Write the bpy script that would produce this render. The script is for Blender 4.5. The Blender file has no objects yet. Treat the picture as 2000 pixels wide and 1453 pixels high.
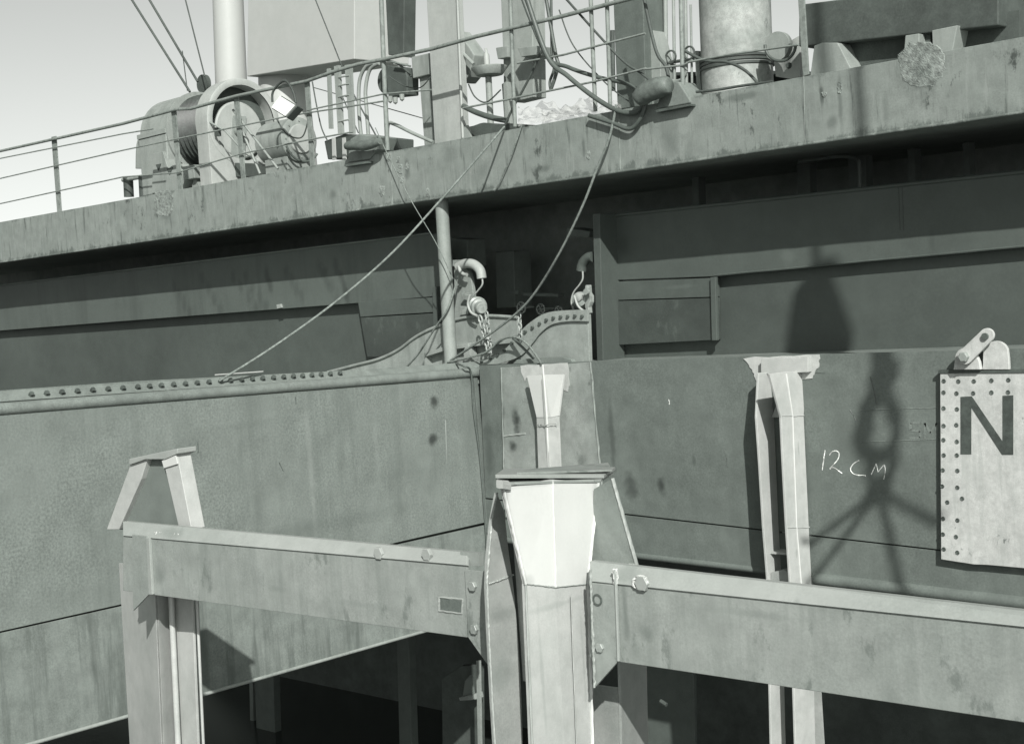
import bpy, math, random
from mathutils import Vector, Matrix
random.seed(7)
S = bpy.context.scene
COL = S.collection
# ------------------------------------------------------------------ camera
F_PX = 2800.0
EYE = Vector((0, 0, 6.0))
PITCH, ROLL, YAW = math.radians(-2.52), math.radians(-4.04), math.radians(44.0)
Fw = Vector((-math.sin(YAW)*math.cos(PITCH), math.cos(YAW)*math.cos(PITCH), math.sin(PITCH)))
r0 = Vector((math.cos(YAW), math.sin(YAW), 0)); u0 = r0.cross(Fw)
Rt = r0*math.cos(ROLL) + u0*math.sin(ROLL)
Up = -r0*math.sin(ROLL) + u0*math.cos(ROLL)
cd = bpy.data.cameras.new('camera'); cam = bpy.data.objects.new('camera', cd); COL.objects.link(cam)
M = Matrix((Rt, Up, -Fw)).transposed().to_4x4(); M.translation = EYE
cam.matrix_world = M
cd.sensor_width = 36; cd.lens = 36*F_PX/2000; cd.clip_start = .05; cd.clip_end = 6000
S.camera = cam
# ------------------------------------------------------------------ light
SUN = Vector((.98, -.80, .80)).normalized()          # towards the sun
w = bpy.data.worlds.new('World'); S.world = w; w.use_nodes = True
nt = w.node_tree; nt.nodes.clear()
sky = nt.nodes.new('ShaderNodeTexSky'); sky.sky_type = 'NISHITA'; sky.sun_disc = False
sky.sun_elevation = math.asin(SUN.z); sky.sun_rotation = math.atan2(SUN.x, SUN.y)
sky.dust_density = 1.0; sky.air_density = 1.0
bwn = nt.nodes.new('ShaderNodeRGBToBW'); tn = nt.nodes.new('ShaderNodeMixRGB'); tn.blend_type = 'MULTIPLY'; tn.inputs[0].default_value = 1
tn.inputs[2].default_value = (.965, 1.0, .965, 1)
bg = nt.nodes.new('ShaderNodeBackground'); bg.inputs[1].default_value = .108
ow = nt.nodes.new('ShaderNodeOutputWorld')
nt.links.new(sky.outputs[0], bwn.inputs[0]); nt.links.new(bwn.outputs[0], tn.inputs[1])
nt.links.new(tn.outputs[0], bg.inputs[0]); nt.links.new(bg.outputs[0], ow.inputs[0])
sd = bpy.data.lights.new('sun', 'SUN'); sd.energy = 4.7; sd.angle = math.radians(.53); sd.color = (1, .985, .955)
so = bpy.data.objects.new('sun', sd); COL.objects.link(so)
so.rotation_euler = SUN.to_track_quat('Z', 'Y').to_euler(); so.location = (0, 0, 30)
S.view_settings.view_transform = 'Standard'; S.view_settings.look = 'None'
S.view_settings.exposure = .38; S.view_settings.gamma = 1; S.view_settings.use_curve_mapping = False
try: S.cycles.max_bounces = 6; S.cycles.use_denoising = True
except Exception: pass

# ------------------------------------------------------------------ measuring helpers: sight lines met with real planes
def ray(px, py): return (Fw + Rt*((px-1000)/F_PX) - Up*((py-726.5)/F_PX))
def PY(px, py, Y): d = ray(px, py); return EYE + d*(Y/d.y)
def PX(px, py, X): d = ray(px, py); return EYE + d*(X/d.x)
def PD(px, py, dep): return EYE + ray(px, py)*dep
def PZ(px, py, z): d = ray(px, py); return EYE + d*((z-EYE.z)/d.z)
def ys(pts, Y): return [PY(a, b, Y) for a, b in pts]
def xs(pts, X): return [PX(a, b, X) for a, b in pts]
def V(*a): return Vector(a)
YV = V(0, 1, 0); XV = V(1, 0, 0); ZV = V(0, 0, 1)

# ------------------------------------------------------------------ materials
MATS = {}
def tint(v):
    v *= .82; k = min(1, max(0, v/.4))
    return (v*(.80+.17*k), v, v*(.88+.08*k), 1)
def steel(name, base, var=.16, spots=0.0, spot_v=.08, streak=0.0, streak_v=.10, speck=.10, rough=.62, bump=.25, scale=1.0, metal=0.0, thr=.62, light_spots=0.0, mid_speck=None, sscale=1.0, dent=0.0, s_lo=.50):
    if name in MATS: return MATS[name]
    m = bpy.data.materials.new(name); m.use_nodes = True; n = m.node_tree.nodes; L = m.node_tree.links
    p = n['Principled BSDF']; p.inputs['Roughness'].default_value = rough; p.inputs['Metallic'].default_value = metal
    g = n.new('ShaderNodeNewGeometry')
    def noise(sc, det=5, rg=.6, vec=None):
        t = n.new('ShaderNodeTexNoise'); t.inputs['Scale'].default_value = sc; t.inputs['Detail'].default_value = det; t.inputs['Roughness'].default_value = rg
        L.new(vec if vec else g.outputs['Position'], t.inputs['Vector']); return t.outputs['Fac']
    def mapr(s, a, b, c, d):
        t = n.new('ShaderNodeMapRange'); t.inputs[1].default_value = a; t.inputs[2].default_value = b; t.inputs[3].default_value = c; t.inputs[4].default_value = d
        L.new(s, t.inputs[0]); return t.outputs[0]
    def mix(f, a, b, mode='MIX'):
        t = n.new('ShaderNodeMixRGB'); t.blend_type = mode
        for i, q in ((0, f), (1, a), (2, b)):
            if isinstance(q, (tuple, float, int)): t.inputs[i].default_value = q
            else: L.new(q, t.inputs[i])
        return t.outputs[0]
    big = mapr(noise(1.1*scale, 6, .62), .3, .7, 0, 1)
    col = mix(big, tint(base*(1-var)), tint(base*(1+var)))
    ms = speck if mid_speck is None else mid_speck
    mid = mapr(noise(7*scale, 5, .65), .35, .65, 1-ms*1.1, 1+ms*1.1)
    fine = mapr(noise(70*scale, 3, .6), .3, .7, 1-speck*1.6, 1+speck*1.6)
    col = mix(1.0, col, mid, 'MULTIPLY'); col = mix(mapr(noise(2.3*scale, 4, .6), .35, .65, .25, 1), col, fine, 'MULTIPLY')
    if streak > 0:
        mp = n.new('ShaderNodeMapping'); mp.inputs['Scale'].default_value = (6*scale*sscale, 6*scale*sscale, .55*scale*sscale)
        L.new(g.outputs['Position'], mp.inputs[0])
        s = mapr(noise(1.0, 6, .68, mp.outputs[0]), s_lo, s_lo+.13, 0, streak)
        col = mix(s, col, tint(streak_v))
        mp2 = n.new('ShaderNodeMapping'); mp2.inputs['Scale'].default_value = (9*scale*sscale, 9*scale*sscale, .9*scale*sscale); mp2.inputs['Location'].default_value = (3, 9, 2)
        L.new(g.outputs['Position'], mp2.inputs[0])
        s2 = mapr(noise(1.0, 6, .7, mp2.outputs[0]), .53, .66, 0, streak*.5)
        col = mix(s2, col, tint(min(.8, base*1.35)))
    if spots > 0:
        mp = n.new('ShaderNodeMapping'); mp.inputs['Scale'].default_value = (1, 1, .55); L.new(g.outputs['Position'], mp.inputs[0])
        s = mapr(noise(4.2*scale, 8, .72, mp.outputs[0]), thr, thr+.06, 0, spots)
        col = mix(s, col, tint(spot_v))
    if light_spots > 0:
        s = mapr(noise(5.3*scale, 8, .75), .63, .70, 0, light_spots)
        col = mix(s, col, tint(min(.8, base*1.9)))
    L.new(col, p.inputs['Base Color'])
    if bump > 0:
        b = n.new('ShaderNodeBump'); b.inputs['Strength'].default_value = bump; b.inputs['Distance'].default_value = .006
        h = mix(.5, noise(3.0*scale, 3, .5), noise(45*scale, 4, .6)); L.new(h, b.inputs['Height'])
        if dent > 0:
            b2 = n.new('ShaderNodeBump'); b2.inputs['Strength'].default_value = 1.0; b2.inputs['Distance'].default_value = dent
            L.new(noise(1.7, 2, .4), b2.inputs['Height']); L.new(b2.outputs[0], b.inputs['Normal'])
        L.new(b.outputs[0], p.inputs['Normal'])
    MATS[name] = m; return m
def glassy(name, v, alpha):
    m = bpy.data.materials.new(name); m.use_nodes = True; p = m.node_tree.nodes['Principled BSDF']
    p.inputs['Base Color'].default_value = tint(v); p.inputs['Roughness'].default_value = .18; p.inputs['Alpha'].default_value = alpha
    return m

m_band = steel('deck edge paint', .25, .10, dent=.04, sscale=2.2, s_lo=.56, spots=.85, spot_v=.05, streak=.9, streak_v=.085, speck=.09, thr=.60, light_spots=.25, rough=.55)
m_patch = steel('flaking patch', .22, .35, spots=.8, spot_v=.07, speck=.35, scale=3.5, bump=1.0, rough=.9, light_spots=.7)
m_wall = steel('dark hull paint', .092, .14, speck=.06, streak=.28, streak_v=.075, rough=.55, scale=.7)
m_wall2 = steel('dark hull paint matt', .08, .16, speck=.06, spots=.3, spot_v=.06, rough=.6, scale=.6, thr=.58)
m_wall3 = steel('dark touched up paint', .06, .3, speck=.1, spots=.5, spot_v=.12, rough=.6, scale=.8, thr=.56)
m_hull = steel('weathered hull steel', .150, .10, speck=.13, mid_speck=.09, dent=.05, light_spots=.22, spots=.5, spot_v=.09, streak=.18, streak_v=.11, rough=.7, scale=.8, thr=.66)
m_hullL = steel('speckled side steel', .20, .06, speck=.17, mid_speck=.06, dent=.05, streak=.30, streak_v=.12, rough=.75, scale=.7)
m_doubler = steel('ground bare plate', .27, .30, speck=.12, spots=.7, spot_v=.07, rough=.6, scale=1.1, thr=.62, light_spots=.3)
m_deck = steel('worn gunwale steel', .21, .15, speck=.14, spots=.4, spot_v=.1, rough=.65)
m_girder = steel('grey girder paint', .29, .12, speck=.10, streak=.3, streak_v=.13, rough=.6)
m_beam = steel('galvanised beam steel', .315, .12, speck=.08, dent=.015, streak=.30, streak_v=.2, sscale=1.2, spots=.6, spot_v=.15, rough=.45, scale=1.3, thr=.58)
m_beamtop = steel('galvanised flange steel', .36, .10, speck=.05, rough=.42, scale=1.3)
m_pile = steel('bright pile steel', .47, .12, speck=.05, spots=.2, spot_v=.4, rough=.42, scale=2)
m_white = steel('fresh white primer', .63, .04, speck=.02, rough=.45, bump=.1)
m_pileg = steel('dull pile steel', .40, .2, speck=.07, rough=.38, scale=1.6, metal=.15, spots=.3, spot_v=.22)
m_weld = steel('weld bead', .60, .3, speck=.4, rough=.5, scale=4, bump=1)
m_board = steel('scraped white board', .52, .10, speck=.10, streak=.3, streak_v=.32, spots=.9, spot_v=.14, rough=.6, scale=2.6, thr=.63)
m_black = steel('black lettering', .075, .25, speck=.25, light_spots=.8, scale=2.5)
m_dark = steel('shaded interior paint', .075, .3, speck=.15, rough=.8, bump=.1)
m_soffit = steel('shaded underside paint', .28, .2, speck=.1, rough=.8, bump=.1)
m_dark2 = steel('interior frame paint', .17, .2, speck=.1, rough=.7)
m_gear = steel('deck gear grey', .30, .14, speck=.07, streak=.35, streak_v=.12, rough=.6)
m_gearl = steel('deck gear pale', .40, .10, speck=.05, streak=.2, streak_v=.17, rough=.6)
m_geard = steel('deck gear dark', .075, .3, speck=.15, rough=.7)
m_rail = steel('railing paint', .24, .15, speck=.15, spots=.45, spot_v=.08, scale=3, thr=.55)
m_rust = steel('greasy bolt steel', .09, .3, speck=.2, rough=.5)
m_bright = steel('cream superstructure paint', .46, .03, speck=.01, rough=.5, bump=.05)
m_pale = steel('pale slab paint', .46, .04, speck=.02, rough=.6, bump=.05)
m_rope = steel('frayed rope', .20, .2, speck=.3, scale=5, rough=.9)
m_hose = steel('rubber hose', .11, .2, speck=.1, rough=.5)
m_chalk = steel('chalk', .72, .1, speck=.5, scale=4, rough=1)
m_ghost = steel('overpainted lettering', .20, .15, speck=.2, scale=1.5, rough=.75)
m_gear2 = steel('greased machinery', .30, .25, speck=.2, spots=.5, spot_v=.06, scale=3, rough=.4)
m_wire = steel('wound wire rope', .05, .4, speck=.3, scale=3, rough=.5)
m_plastic = glassy('clear plastic sheet', .55, .42)
m_mirror = steel('white lamp glass', .8, .03, speck=.03, spots=.15, spot_v=.4, scale=6, rough=.2)

# ------------------------------------------------------------------ mesh builder
class MB:
    def __init__(s): s.v = []; s.f = []
    def prism(s, pts, vec):
        n = len(pts); i = len(s.v); vec = Vector(vec)
        nr = Vector((0, 0, 0))
        for k in range(n):
            a, b = pts[k], pts[(k+1) % n]; nr += a.cross(b)
        s.v += [Vector(p) for p in pts] + [Vector(p)+vec for p in pts]
        fr = list(range(i, i+n)); bk = list(range(i+n, i+2*n))
        if nr.dot(vec) > 0: fr.reverse()
        else: bk.reverse()
        s.f += [fr, bk]
        for k in range(n):
            a, b = i+k, i+(k+1) % n
            q = [a, b, b+n, a+n]
            if nr.dot(vec) <= 0: q.reverse()
            s.f.append(q)
        return s
    def box(s, a, b):
        x0, x1 = sorted((a[0], b[0])); y0, y1 = sorted((a[1], b[1])); z0, z1 = sorted((a[2], b[2]))
        return s.prism([V(x0, y0, z0), V(x1, y0, z0), V(x1, y1, z0), V(x0, y1, z0)], (0, 0, z1-z0))
    def tube(s, pts, r, n=8, jit=0, closed=False):
        pts = [Vector(p) for p in pts]; i0 = len(s.v); prev = None; m = len(pts)
        for k, p in enumerate(pts):
            if closed: d = (pts[(k+1) % m]-pts[k-1])
            else: d = (pts[min(k+1, m-1)]-pts[max(k-1, 0)])
            d = d.normalized() if d.length > 1e-9 else ZV.copy()
            if prev is None:
                a = d.cross(ZV); a = d.cross(XV) if a.length < .1 else a; a.normalize()
            else:
                a = prev - d*prev.dot(d); a.normalize()
            prev = a; b = d.cross(a); rr = r[k] if isinstance(r, (list, tuple)) else r
            for q in range(n):
                t = 2*math.pi*q/n; j = rr*(1+jit*random.uniform(-1, 1))
                s.v.append(p + a*math.cos(t)*j + b*math.sin(t)*j)
        for k in range(m if closed else m-1):
            for q in range(n):
                a = i0+k*n+q; b = i0+k*n+(q+1) % n; k2 = (k+1) % m
                s.f.append([a, b, i0+k2*n+(q+1) % n, i0+k2*n+q])
        if not closed:
            s.f.append([i0+q for q in range(n)][::-1]); s.f.append([i0+(m-1)*n+q for q in range(n)])
        return s
    def lathe(s, c, ax, prof, n=32, a0=0, a1=2*math.pi):
        ax = Vector(ax).normalized(); a = ax.cross(ZV); a = ax.cross(YV) if a.length < .1 else a; a.normalize(); b = ax.cross(a)
        i0 = len(s.v); full = abs(a1-a0-2*math.pi) < 1e-6; nn = n if full else n+1
        for t, r in prof:
            for q in range(nn):
                an = a0+(a1-a0)*q/n; s.v.append(Vector(c)+ax*t+a*math.cos(an)*r+b*math.sin(an)*r)
        for k in range(len(prof)-1):
            for q in range(n):
                q2 = (q+1) % nn
                s.f.append([i0+k*nn+q, i0+k*nn+q2, i0+(k+1)*nn+q2, i0+(k+1)*nn+q])
        return s
    def build(s, name, mat, parent=None, base=None, bevel=0, label=None, smooth=None, kind=None):
        if base is None: base = ROOTBASE.get(parent.name, V(0, 0, 0)) if parent else V(0, 0, 0)
        me = bpy.data.meshes.new(name); me.from_pydata([tuple(v-base) for v in s.v], [], s.f); me.update()
        import bmesh
        bm = bmesh.new(); bm.from_mesh(me); bmesh.ops.recalc_face_normals(bm, faces=bm.faces); bm.to_mesh(me); bm.free()
        me.materials.append(mat)
        o = bpy.data.objects.new(name, me); COL.objects.link(o)
        if parent: o.parent = parent; ROOTBASE[o.name] = base
        else: o.location = base; ROOTBASE[o.name] = base
        if smooth:
            me.shade_smooth(); me.set_sharp_from_angle(angle=math.radians(smooth))
        if bevel:
            b = o.modifiers.new('bevel', 'BEVEL'); b.width = bevel; b.segments = 2; b.limit_method = 'ANGLE'; b.angle_limit = math.radians(35)
        if label: o['label'] = label
        if kind: o['kind'] = kind
        return o
ROOTBASE = {}
def thing(name, label, cat, base, group=None):
    o = bpy.data.objects.new(name, None); o.empty_display_size = .1; COL.objects.link(o); o.location = base
    ROOTBASE[o.name] = Vector(base); o['label'] = label; o['category'] = cat
    if group: o['group'] = group
    return o
def tag(o, label, cat, group=None):
    o['label'] = label; o['category'] = cat
    if group: o['group'] = group
    return o
def struct(o): o['kind'] = 'structure'; return o
def dup_piece(src, p, parent, rot=None):
    o = src.copy(); COL.objects.link(o); o.parent = parent; ROOTBASE[o.name] = ROOTBASE[parent.name]
    o.location = Vector(p) - ROOTBASE[parent.name]
    if rot is not None: o.rotation_euler = rot
    return o
def pieces(name, mesh_mb, mat, parent, pts, rots=None, smooth=40):
    """alike pieces sharing one mesh, each an object"""
    first = mesh_mb.build(name, mat, parent, base=V(0, 0, 0), smooth=smooth)
    ROOTBASE[first.name] = ROOTBASE[parent.name]
    first.location = Vector(pts[0])-ROOTBASE[parent.name]
    if rots: first.rotation_euler = rots[0]
    for k, p in enumerate(pts[1:]):
        dup_piece(first, p, parent, rots[k+1] if rots else None)
def catmull(pts, sub=8):
    P = [Vector(p) for p in pts]; out = []
    for i in range(len(P)-1):
        p0 = P[max(i-1, 0)]; p1 = P[i]; p2 = P[i+1]; p3 = P[min(i+2, len(P)-1)]
        for k in range(sub):
            t = k/sub
            out.append(.5*((2*p1)+(-p0+p2)*t+(2*p0-5*p1+4*p2-p3)*t*t+(-p0+3*p1-3*p2+p3)*t**3))
    out.append(P[-1]); return out
def c2(pts, sub=6): return [(v.x, v.y) for v in catmull([(a, b, 0) for a, b in pts], sub)]
def hexhead(r, h, n=6, dome=False, ax=(0, -1, 0)):
    m = MB()
    if dome: m.lathe((0, 0, 0), ax, [(-.004, r), (h*.35, r*.95), (h*.75, r*.65), (h, r*.2), (h, .0005)], 10)
    else: m.lathe((0, 0, 0), ax, [(-.004, r), (h*.85, r), (h, r*.9), (h, .0005)], n)
    return m

YB, YH, YW, YL = 10.30, 10.20, 11.10, 10.95
XLF = PY(938, 860, YH).x                      # the side face of the left block
# ------------------------------------------------------------------ water and far shore line
wm = steel('harbour water', .03, .2, speck=.1, rough=.12, bump=1.0, scale=.6)
o = MB().prism([V(-3000, -3000, 0), V(3000, -3000, 0), V(3000, 3000, 0), V(-3000, 3000, 0)], (0, 0, -1)).build('water', wm); struct(o)

def edge_wear(mat, p1, p2, h, v, sign=1, thr=.5):
    n = mat.node_tree.nodes; L = mat.node_tree.links; p = n['Principled BSDF']
    b = (p2.z-p1.z)/(p2.x-p1.x); a = p1.z-b*p1.x
    g = n.new('ShaderNodeNewGeometry'); dt = n.new('ShaderNodeVectorMath'); dt.operation = 'DOT_PRODUCT'; dt.inputs[1].default_value = (-b*sign, 0, sign); L.new(g.outputs['Position'], dt.inputs[0])
    mr = n.new('ShaderNodeMapRange'); mr.inputs[1].default_value = a*sign; mr.inputs[2].default_value = a*sign+h; mr.inputs[3].default_value = .20; mr.inputs[4].default_value = -.16; L.new(dt.outputs['Value'], mr.inputs[0])
    no = n.new('ShaderNodeTexNoise'); no.inputs['Scale'].default_value = 5.5; no.inputs['Detail'].default_value = 9; no.inputs['Roughness'].default_value = .78
    mp = n.new('ShaderNodeMapping'); mp.inputs['Scale'].default_value = (1, 1, .6); L.new(g.outputs['Position'], mp.inputs[0]); L.new(mp.outputs[0], no.inputs['Vector'])
    ad = n.new('ShaderNodeMath'); ad.operation = 'ADD'; L.new(mr.outputs[0], ad.inputs[0]); L.new(no.outputs['Fac'], ad.inputs[1])
    m2 = n.new('ShaderNodeMapRange'); m2.inputs[1].default_value = thr+.10; m2.inputs[2].default_value = thr+.20; m2.inputs[3].default_value = 0; m2.inputs[4].default_value = .75; L.new(ad.outputs[0], m2.inputs[0])
    mx = n.new('ShaderNodeMixRGB'); mx.inputs[2].default_value = tint(v); old = p.inputs['Base Color'].links[0].from_socket
    L.new(m2.outputs[0], mx.inputs[0]); L.new(old, mx.inputs[1]); L.new(mx.outputs[0], p.inputs['Base Color'])

# ------------------------------------------------------------------ upper deck with its rust-streaked edge
zb = PY(1000, 364, YB).z
b0 = PY(1000, 364, YB)
T = thing('upper_deck', 'long rust-streaked steel deck edge running across the top, above the dark recess', 'ship deck', b0)
top = lambda x: 387-.181*(x-261)
bot = lambda x: 473-.1466*(x-261)
xsn = [-420, 261, 700, 1150, 1575, 3400]
edge_wear(m_band, PY(200, bot(200), YB), PY(1900, bot(1900), YB), .16, .10, 1, .52)
edge_wear(m_band, PY(200, top(200), YB), PY(1900, top(1900), YB), .10, .13, -1, .56)
fas = MB()
ptsb = [(x, bot(x)) for x in xsn]; ptst = [(x, top(x)) for x in xsn][::-1]
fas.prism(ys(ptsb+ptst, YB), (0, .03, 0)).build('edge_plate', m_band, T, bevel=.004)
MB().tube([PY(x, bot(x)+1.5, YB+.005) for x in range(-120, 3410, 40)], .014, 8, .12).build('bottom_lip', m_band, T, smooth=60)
m = MB(); pA = PY(-420, bot(-420)-7, YB+.03); pB = PY(3400, bot(3400)-7, YB+.03)
m.prism([pA, pB, pB+V(0, 6, 0), pA+V(0, 6, 0)], (0, 0, .02)).build('underside_plate', m_soffit, T)
pA = PY(-420, top(-420)+14, YB+.03); pB = PY(3400, top(3400)+14, YB+.03)
MB().prism([pA, pB, pB+V(0, 6, 0), pA+V(0, 6, 0)], (0, 0, .02)).build('deck_plate', m_gear, T)
# vertical butt weld seams in the edge plate
for xx in (765, 1210, 1571):
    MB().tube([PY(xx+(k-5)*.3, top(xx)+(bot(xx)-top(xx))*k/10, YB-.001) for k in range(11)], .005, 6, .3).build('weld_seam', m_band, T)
# flaking patches
def blobby(c, rx, ry, n=26, seed=1, sq=2.6, jit=.06):
    rr = random.Random(seed); out = []
    for k in range(n):
        t = 2*math.pi*k/n; cs, sn = math.cos(t), math.sin(t)
        d = (abs(cs)**sq+abs(sn)**sq)**(-1/sq)*(1+rr.uniform(-jit, jit))
        out.append((c[0]+rx*d*cs, c[1]+ry*d*sn))
    return out
def rough_pad(name, pts, Y, th, mat, parent, grid=26, amp=.008):
    xs0 = min(p[0] for p in pts); x1 = max(p[0] for p in pts); y0 = min(p[1] for p in pts); y1 = max(p[1] for p in pts)
    def inside(x, y):
        c = False; j = len(pts)-1
        for i in range(len(pts)):
            if (pts[i][1] > y) != (pts[j][1] > y) and x < (pts[j][0]-pts[i][0])*(y-pts[i][1])/(pts[j][1]-pts[i][1])+pts[i][0]: c = not c
            j = i
        return c
    m = MB(); idx = {}
    for i in range(grid+1):
        for j in range(grid+1):
            x = xs0+(x1-xs0)*i/grid; y = y0+(y1-y0)*j/grid
            ins = inside(x, y)
            p = PY(x, y, Y) + V(0, -(th+random.uniform(0, amp)) if ins else .003, 0)
            idx[i, j] = len(m.v); m.v.append(p); idx['in', i, j] = ins
    for i in range(grid):
        for j in range(grid):
            if any(idx['in', i+a, j+b] for a in (0, 1) for b in (0, 1)):
                m.f.append([idx[i, j], idx[i+1, j], idx[i+1, j+1], idx[i, j+1]])
    return m.build(name, mat, parent)
rough_pad('flaking_patch', blobby((320, 398), 20, 25, seed=3), YB, .001, m_patch, T, 16, .004)
rough_pad('flaking_patch', blobby((1800, 127), 46, 44, 34, 8, 2.3, .09), YB, .001, m_patch, T, 40, .0025)
# small blisters and holes
for (bx, by) in ((778, 312), (781, 330), (786, 352), (745, 374), (760, 308), (795, 325), (835, 376), (1150, 305), (1640, 172), (1610, 185)):
    rough_pad('rust_scab', blobby((bx, by), random.uniform(3, 6), random.uniform(5, 12), 12, seed=bx, jit=.3), YB, .002, m_patch, T, 8, .006)

# ------------------------------------------------------------------ inner wall, right part
base = PY(1500, 690, YW)
T = thing('inner_side_wall', 'dark painted side wall with a raised box panel, set back under the deck edge on the right', 'ship wall', base)
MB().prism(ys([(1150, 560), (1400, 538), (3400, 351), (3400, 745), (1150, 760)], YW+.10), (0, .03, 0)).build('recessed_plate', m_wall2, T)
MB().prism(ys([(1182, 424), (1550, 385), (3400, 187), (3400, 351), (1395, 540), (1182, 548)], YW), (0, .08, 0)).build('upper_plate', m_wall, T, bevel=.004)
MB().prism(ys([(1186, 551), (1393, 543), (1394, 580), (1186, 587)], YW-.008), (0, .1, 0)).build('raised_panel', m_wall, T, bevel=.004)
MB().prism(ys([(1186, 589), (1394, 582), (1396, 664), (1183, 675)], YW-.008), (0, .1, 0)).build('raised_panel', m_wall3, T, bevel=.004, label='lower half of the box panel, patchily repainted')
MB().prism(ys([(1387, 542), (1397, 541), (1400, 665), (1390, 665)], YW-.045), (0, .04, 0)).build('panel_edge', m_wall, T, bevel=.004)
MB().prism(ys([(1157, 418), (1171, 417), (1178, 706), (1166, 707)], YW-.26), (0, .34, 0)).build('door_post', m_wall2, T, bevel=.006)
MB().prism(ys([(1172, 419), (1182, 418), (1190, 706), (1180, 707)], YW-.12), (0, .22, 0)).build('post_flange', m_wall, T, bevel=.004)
MB().tube([PY(a, b-1, YW-.004) for a, b in ((1182, 424), (1550, 385), (3400, 187))], .018, 8).build('top_lip', m_wall, T, smooth=60)
MB().tube([PY(x, 538-(x-1395)*.0945, YW-.006) for x in range(1396, 3400, 60)], .010, 6, .15).build('ledge_weld', m_wall, T)
for x in (1755, 1762):
    MB().tube([PY(x, 366, YW-.001), PY(x+3, 450, YW-.001)], .003, 6).build('panel_seam', m_wall3, T)

# ------------------------------------------------------------------ inner wall, left part
base = PY(560, 720, YL)
T = thing('inner_side_wall', 'streaky dark side wall with long ledge, set back under the deck edge on the left', 'ship wall', base)
led = lambda x: 626-.0765*(x-261)
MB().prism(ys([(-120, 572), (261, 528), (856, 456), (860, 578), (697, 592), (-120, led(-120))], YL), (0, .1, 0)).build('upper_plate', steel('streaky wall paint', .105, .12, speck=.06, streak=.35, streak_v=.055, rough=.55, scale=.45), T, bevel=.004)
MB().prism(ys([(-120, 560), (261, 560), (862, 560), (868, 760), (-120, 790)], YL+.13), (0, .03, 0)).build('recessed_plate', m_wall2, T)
MB().tube([PY(x, 526-.121*(x-261), YL-.01) for x in range(-120, 861, 60)], .012, 8).build('top_lip', m_dark2, T, smooth=60)
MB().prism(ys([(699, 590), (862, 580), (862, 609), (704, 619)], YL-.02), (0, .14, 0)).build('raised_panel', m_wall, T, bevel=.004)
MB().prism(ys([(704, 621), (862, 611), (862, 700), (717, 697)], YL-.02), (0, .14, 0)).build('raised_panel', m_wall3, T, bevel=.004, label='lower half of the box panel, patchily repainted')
MB().prism(ys([(844, 560), (853, 560), (857, 700), (848, 700)], YL-.06), (0, .05, 0)).build('edge_flange', m_wall, T, bevel=.003)
MB().prism(ys([(540, 595), (547, 594), (549, 601), (541, 603)], YL-.03), (0, .03, 0)).build('ledge_tab', m_beamtop, T)

# ------------------------------------------------------------------ dark space behind: interior walls and frames
o = thing('interior_bulkhead', 'unlit back wall with frames, deep in the recess under the deck', 'ship wall', PY(1500, 400, 13.2))
pl = PY(-500, 420, 13.2); pr = PY(2500, 420, 13.2)
MB().prism(ys([(-400, bot(-400)-20), (2400, bot(2400)-20), (2400, 800), (-400, 800)], 13.2), (0, .05, 0)).build('back_plate', m_soffit, o)
for (a, b) in ((1555, 1580), (1655, 1690), (1772, 1786), (1350, 1362), (1880, 1892)):
    MB().prism(ys([(a, 280), (b, 278), (b+4, 420), (a+4, 420)], 12.3), (0, .12, 0)).build('frame', m_dark2, o)
MB().tube([PY(x, y, 11.9) for x, y in c2([(1560, 316), (1640, 306), (1672, 312), (1678, 330), (1680, 420)])], .02, 8).build('frame_rim', m_dark2, o, smooth=60)
MB().prism(ys([(966, 492), (1003, 490), (1006, 600), (970, 602)], 12.2), (0, .3, 0)).build('cabinet', m_dark2, o, bevel=.01)
MB().prism(ys([(1105, 445), (1152, 452), (1150, 464), (1108, 462)], 11.7), (0, .3, 0)).build('bracket', m_dark2, o, bevel=.006)
MB().prism(ys([(880, 465), (912, 468), (914, 520), (886, 524)], 11.6), (0, .3, 0)).build('cabinet', m_dark2, o, bevel=.01)
MB().prism(ys([(988, 568), (1012, 568), (1012, 574), (988, 574)], 11.8), (0, .1, 0)).build('shelf', m_dark2, o)
MB().prism(ys([(1022, 572), (1090, 574), (1090, 580), (1022, 578)], 11.8), (0, .1, 0)).build('shelf', m_dark2, o)
for i, (cx, cy, r) in enumerate(((1018, 601, 12), (1056, 604, 11), (1091, 608, 10))):
    c = PY(cx, cy, 11.6); R_ = r*.0052
    W = thing('hand_wheel', ('largest and leftmost of three dim round hand wheels in the dark opening', 'middle one of three dim round hand wheels in the dark opening', 'smallest and rightmost of three dim round hand wheels in the dark opening')[i], 'hand wheel', c, 'hand wheels in the dark opening')
    MB().tube([c+V(math.cos(t)*R_, 0, math.sin(t)*R_) for t in [k*math.pi/10 for k in range(20)]], .009, 6, closed=True).build('rim', m_gear2, W)
    for a in (0, math.pi/3, 2*math.pi/3):
        d = V(math.cos(a)*R_, 0, math.sin(a)*R_); MB().tube([c-d, c+d], .006, 6).build('spoke', m_gear2, W)
    MB().lathe(c, (0, -1, 0), [(-.2, .012), (.01, .012), (.012, .0005)], 10).build('hub', m_gear2, W)

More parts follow.
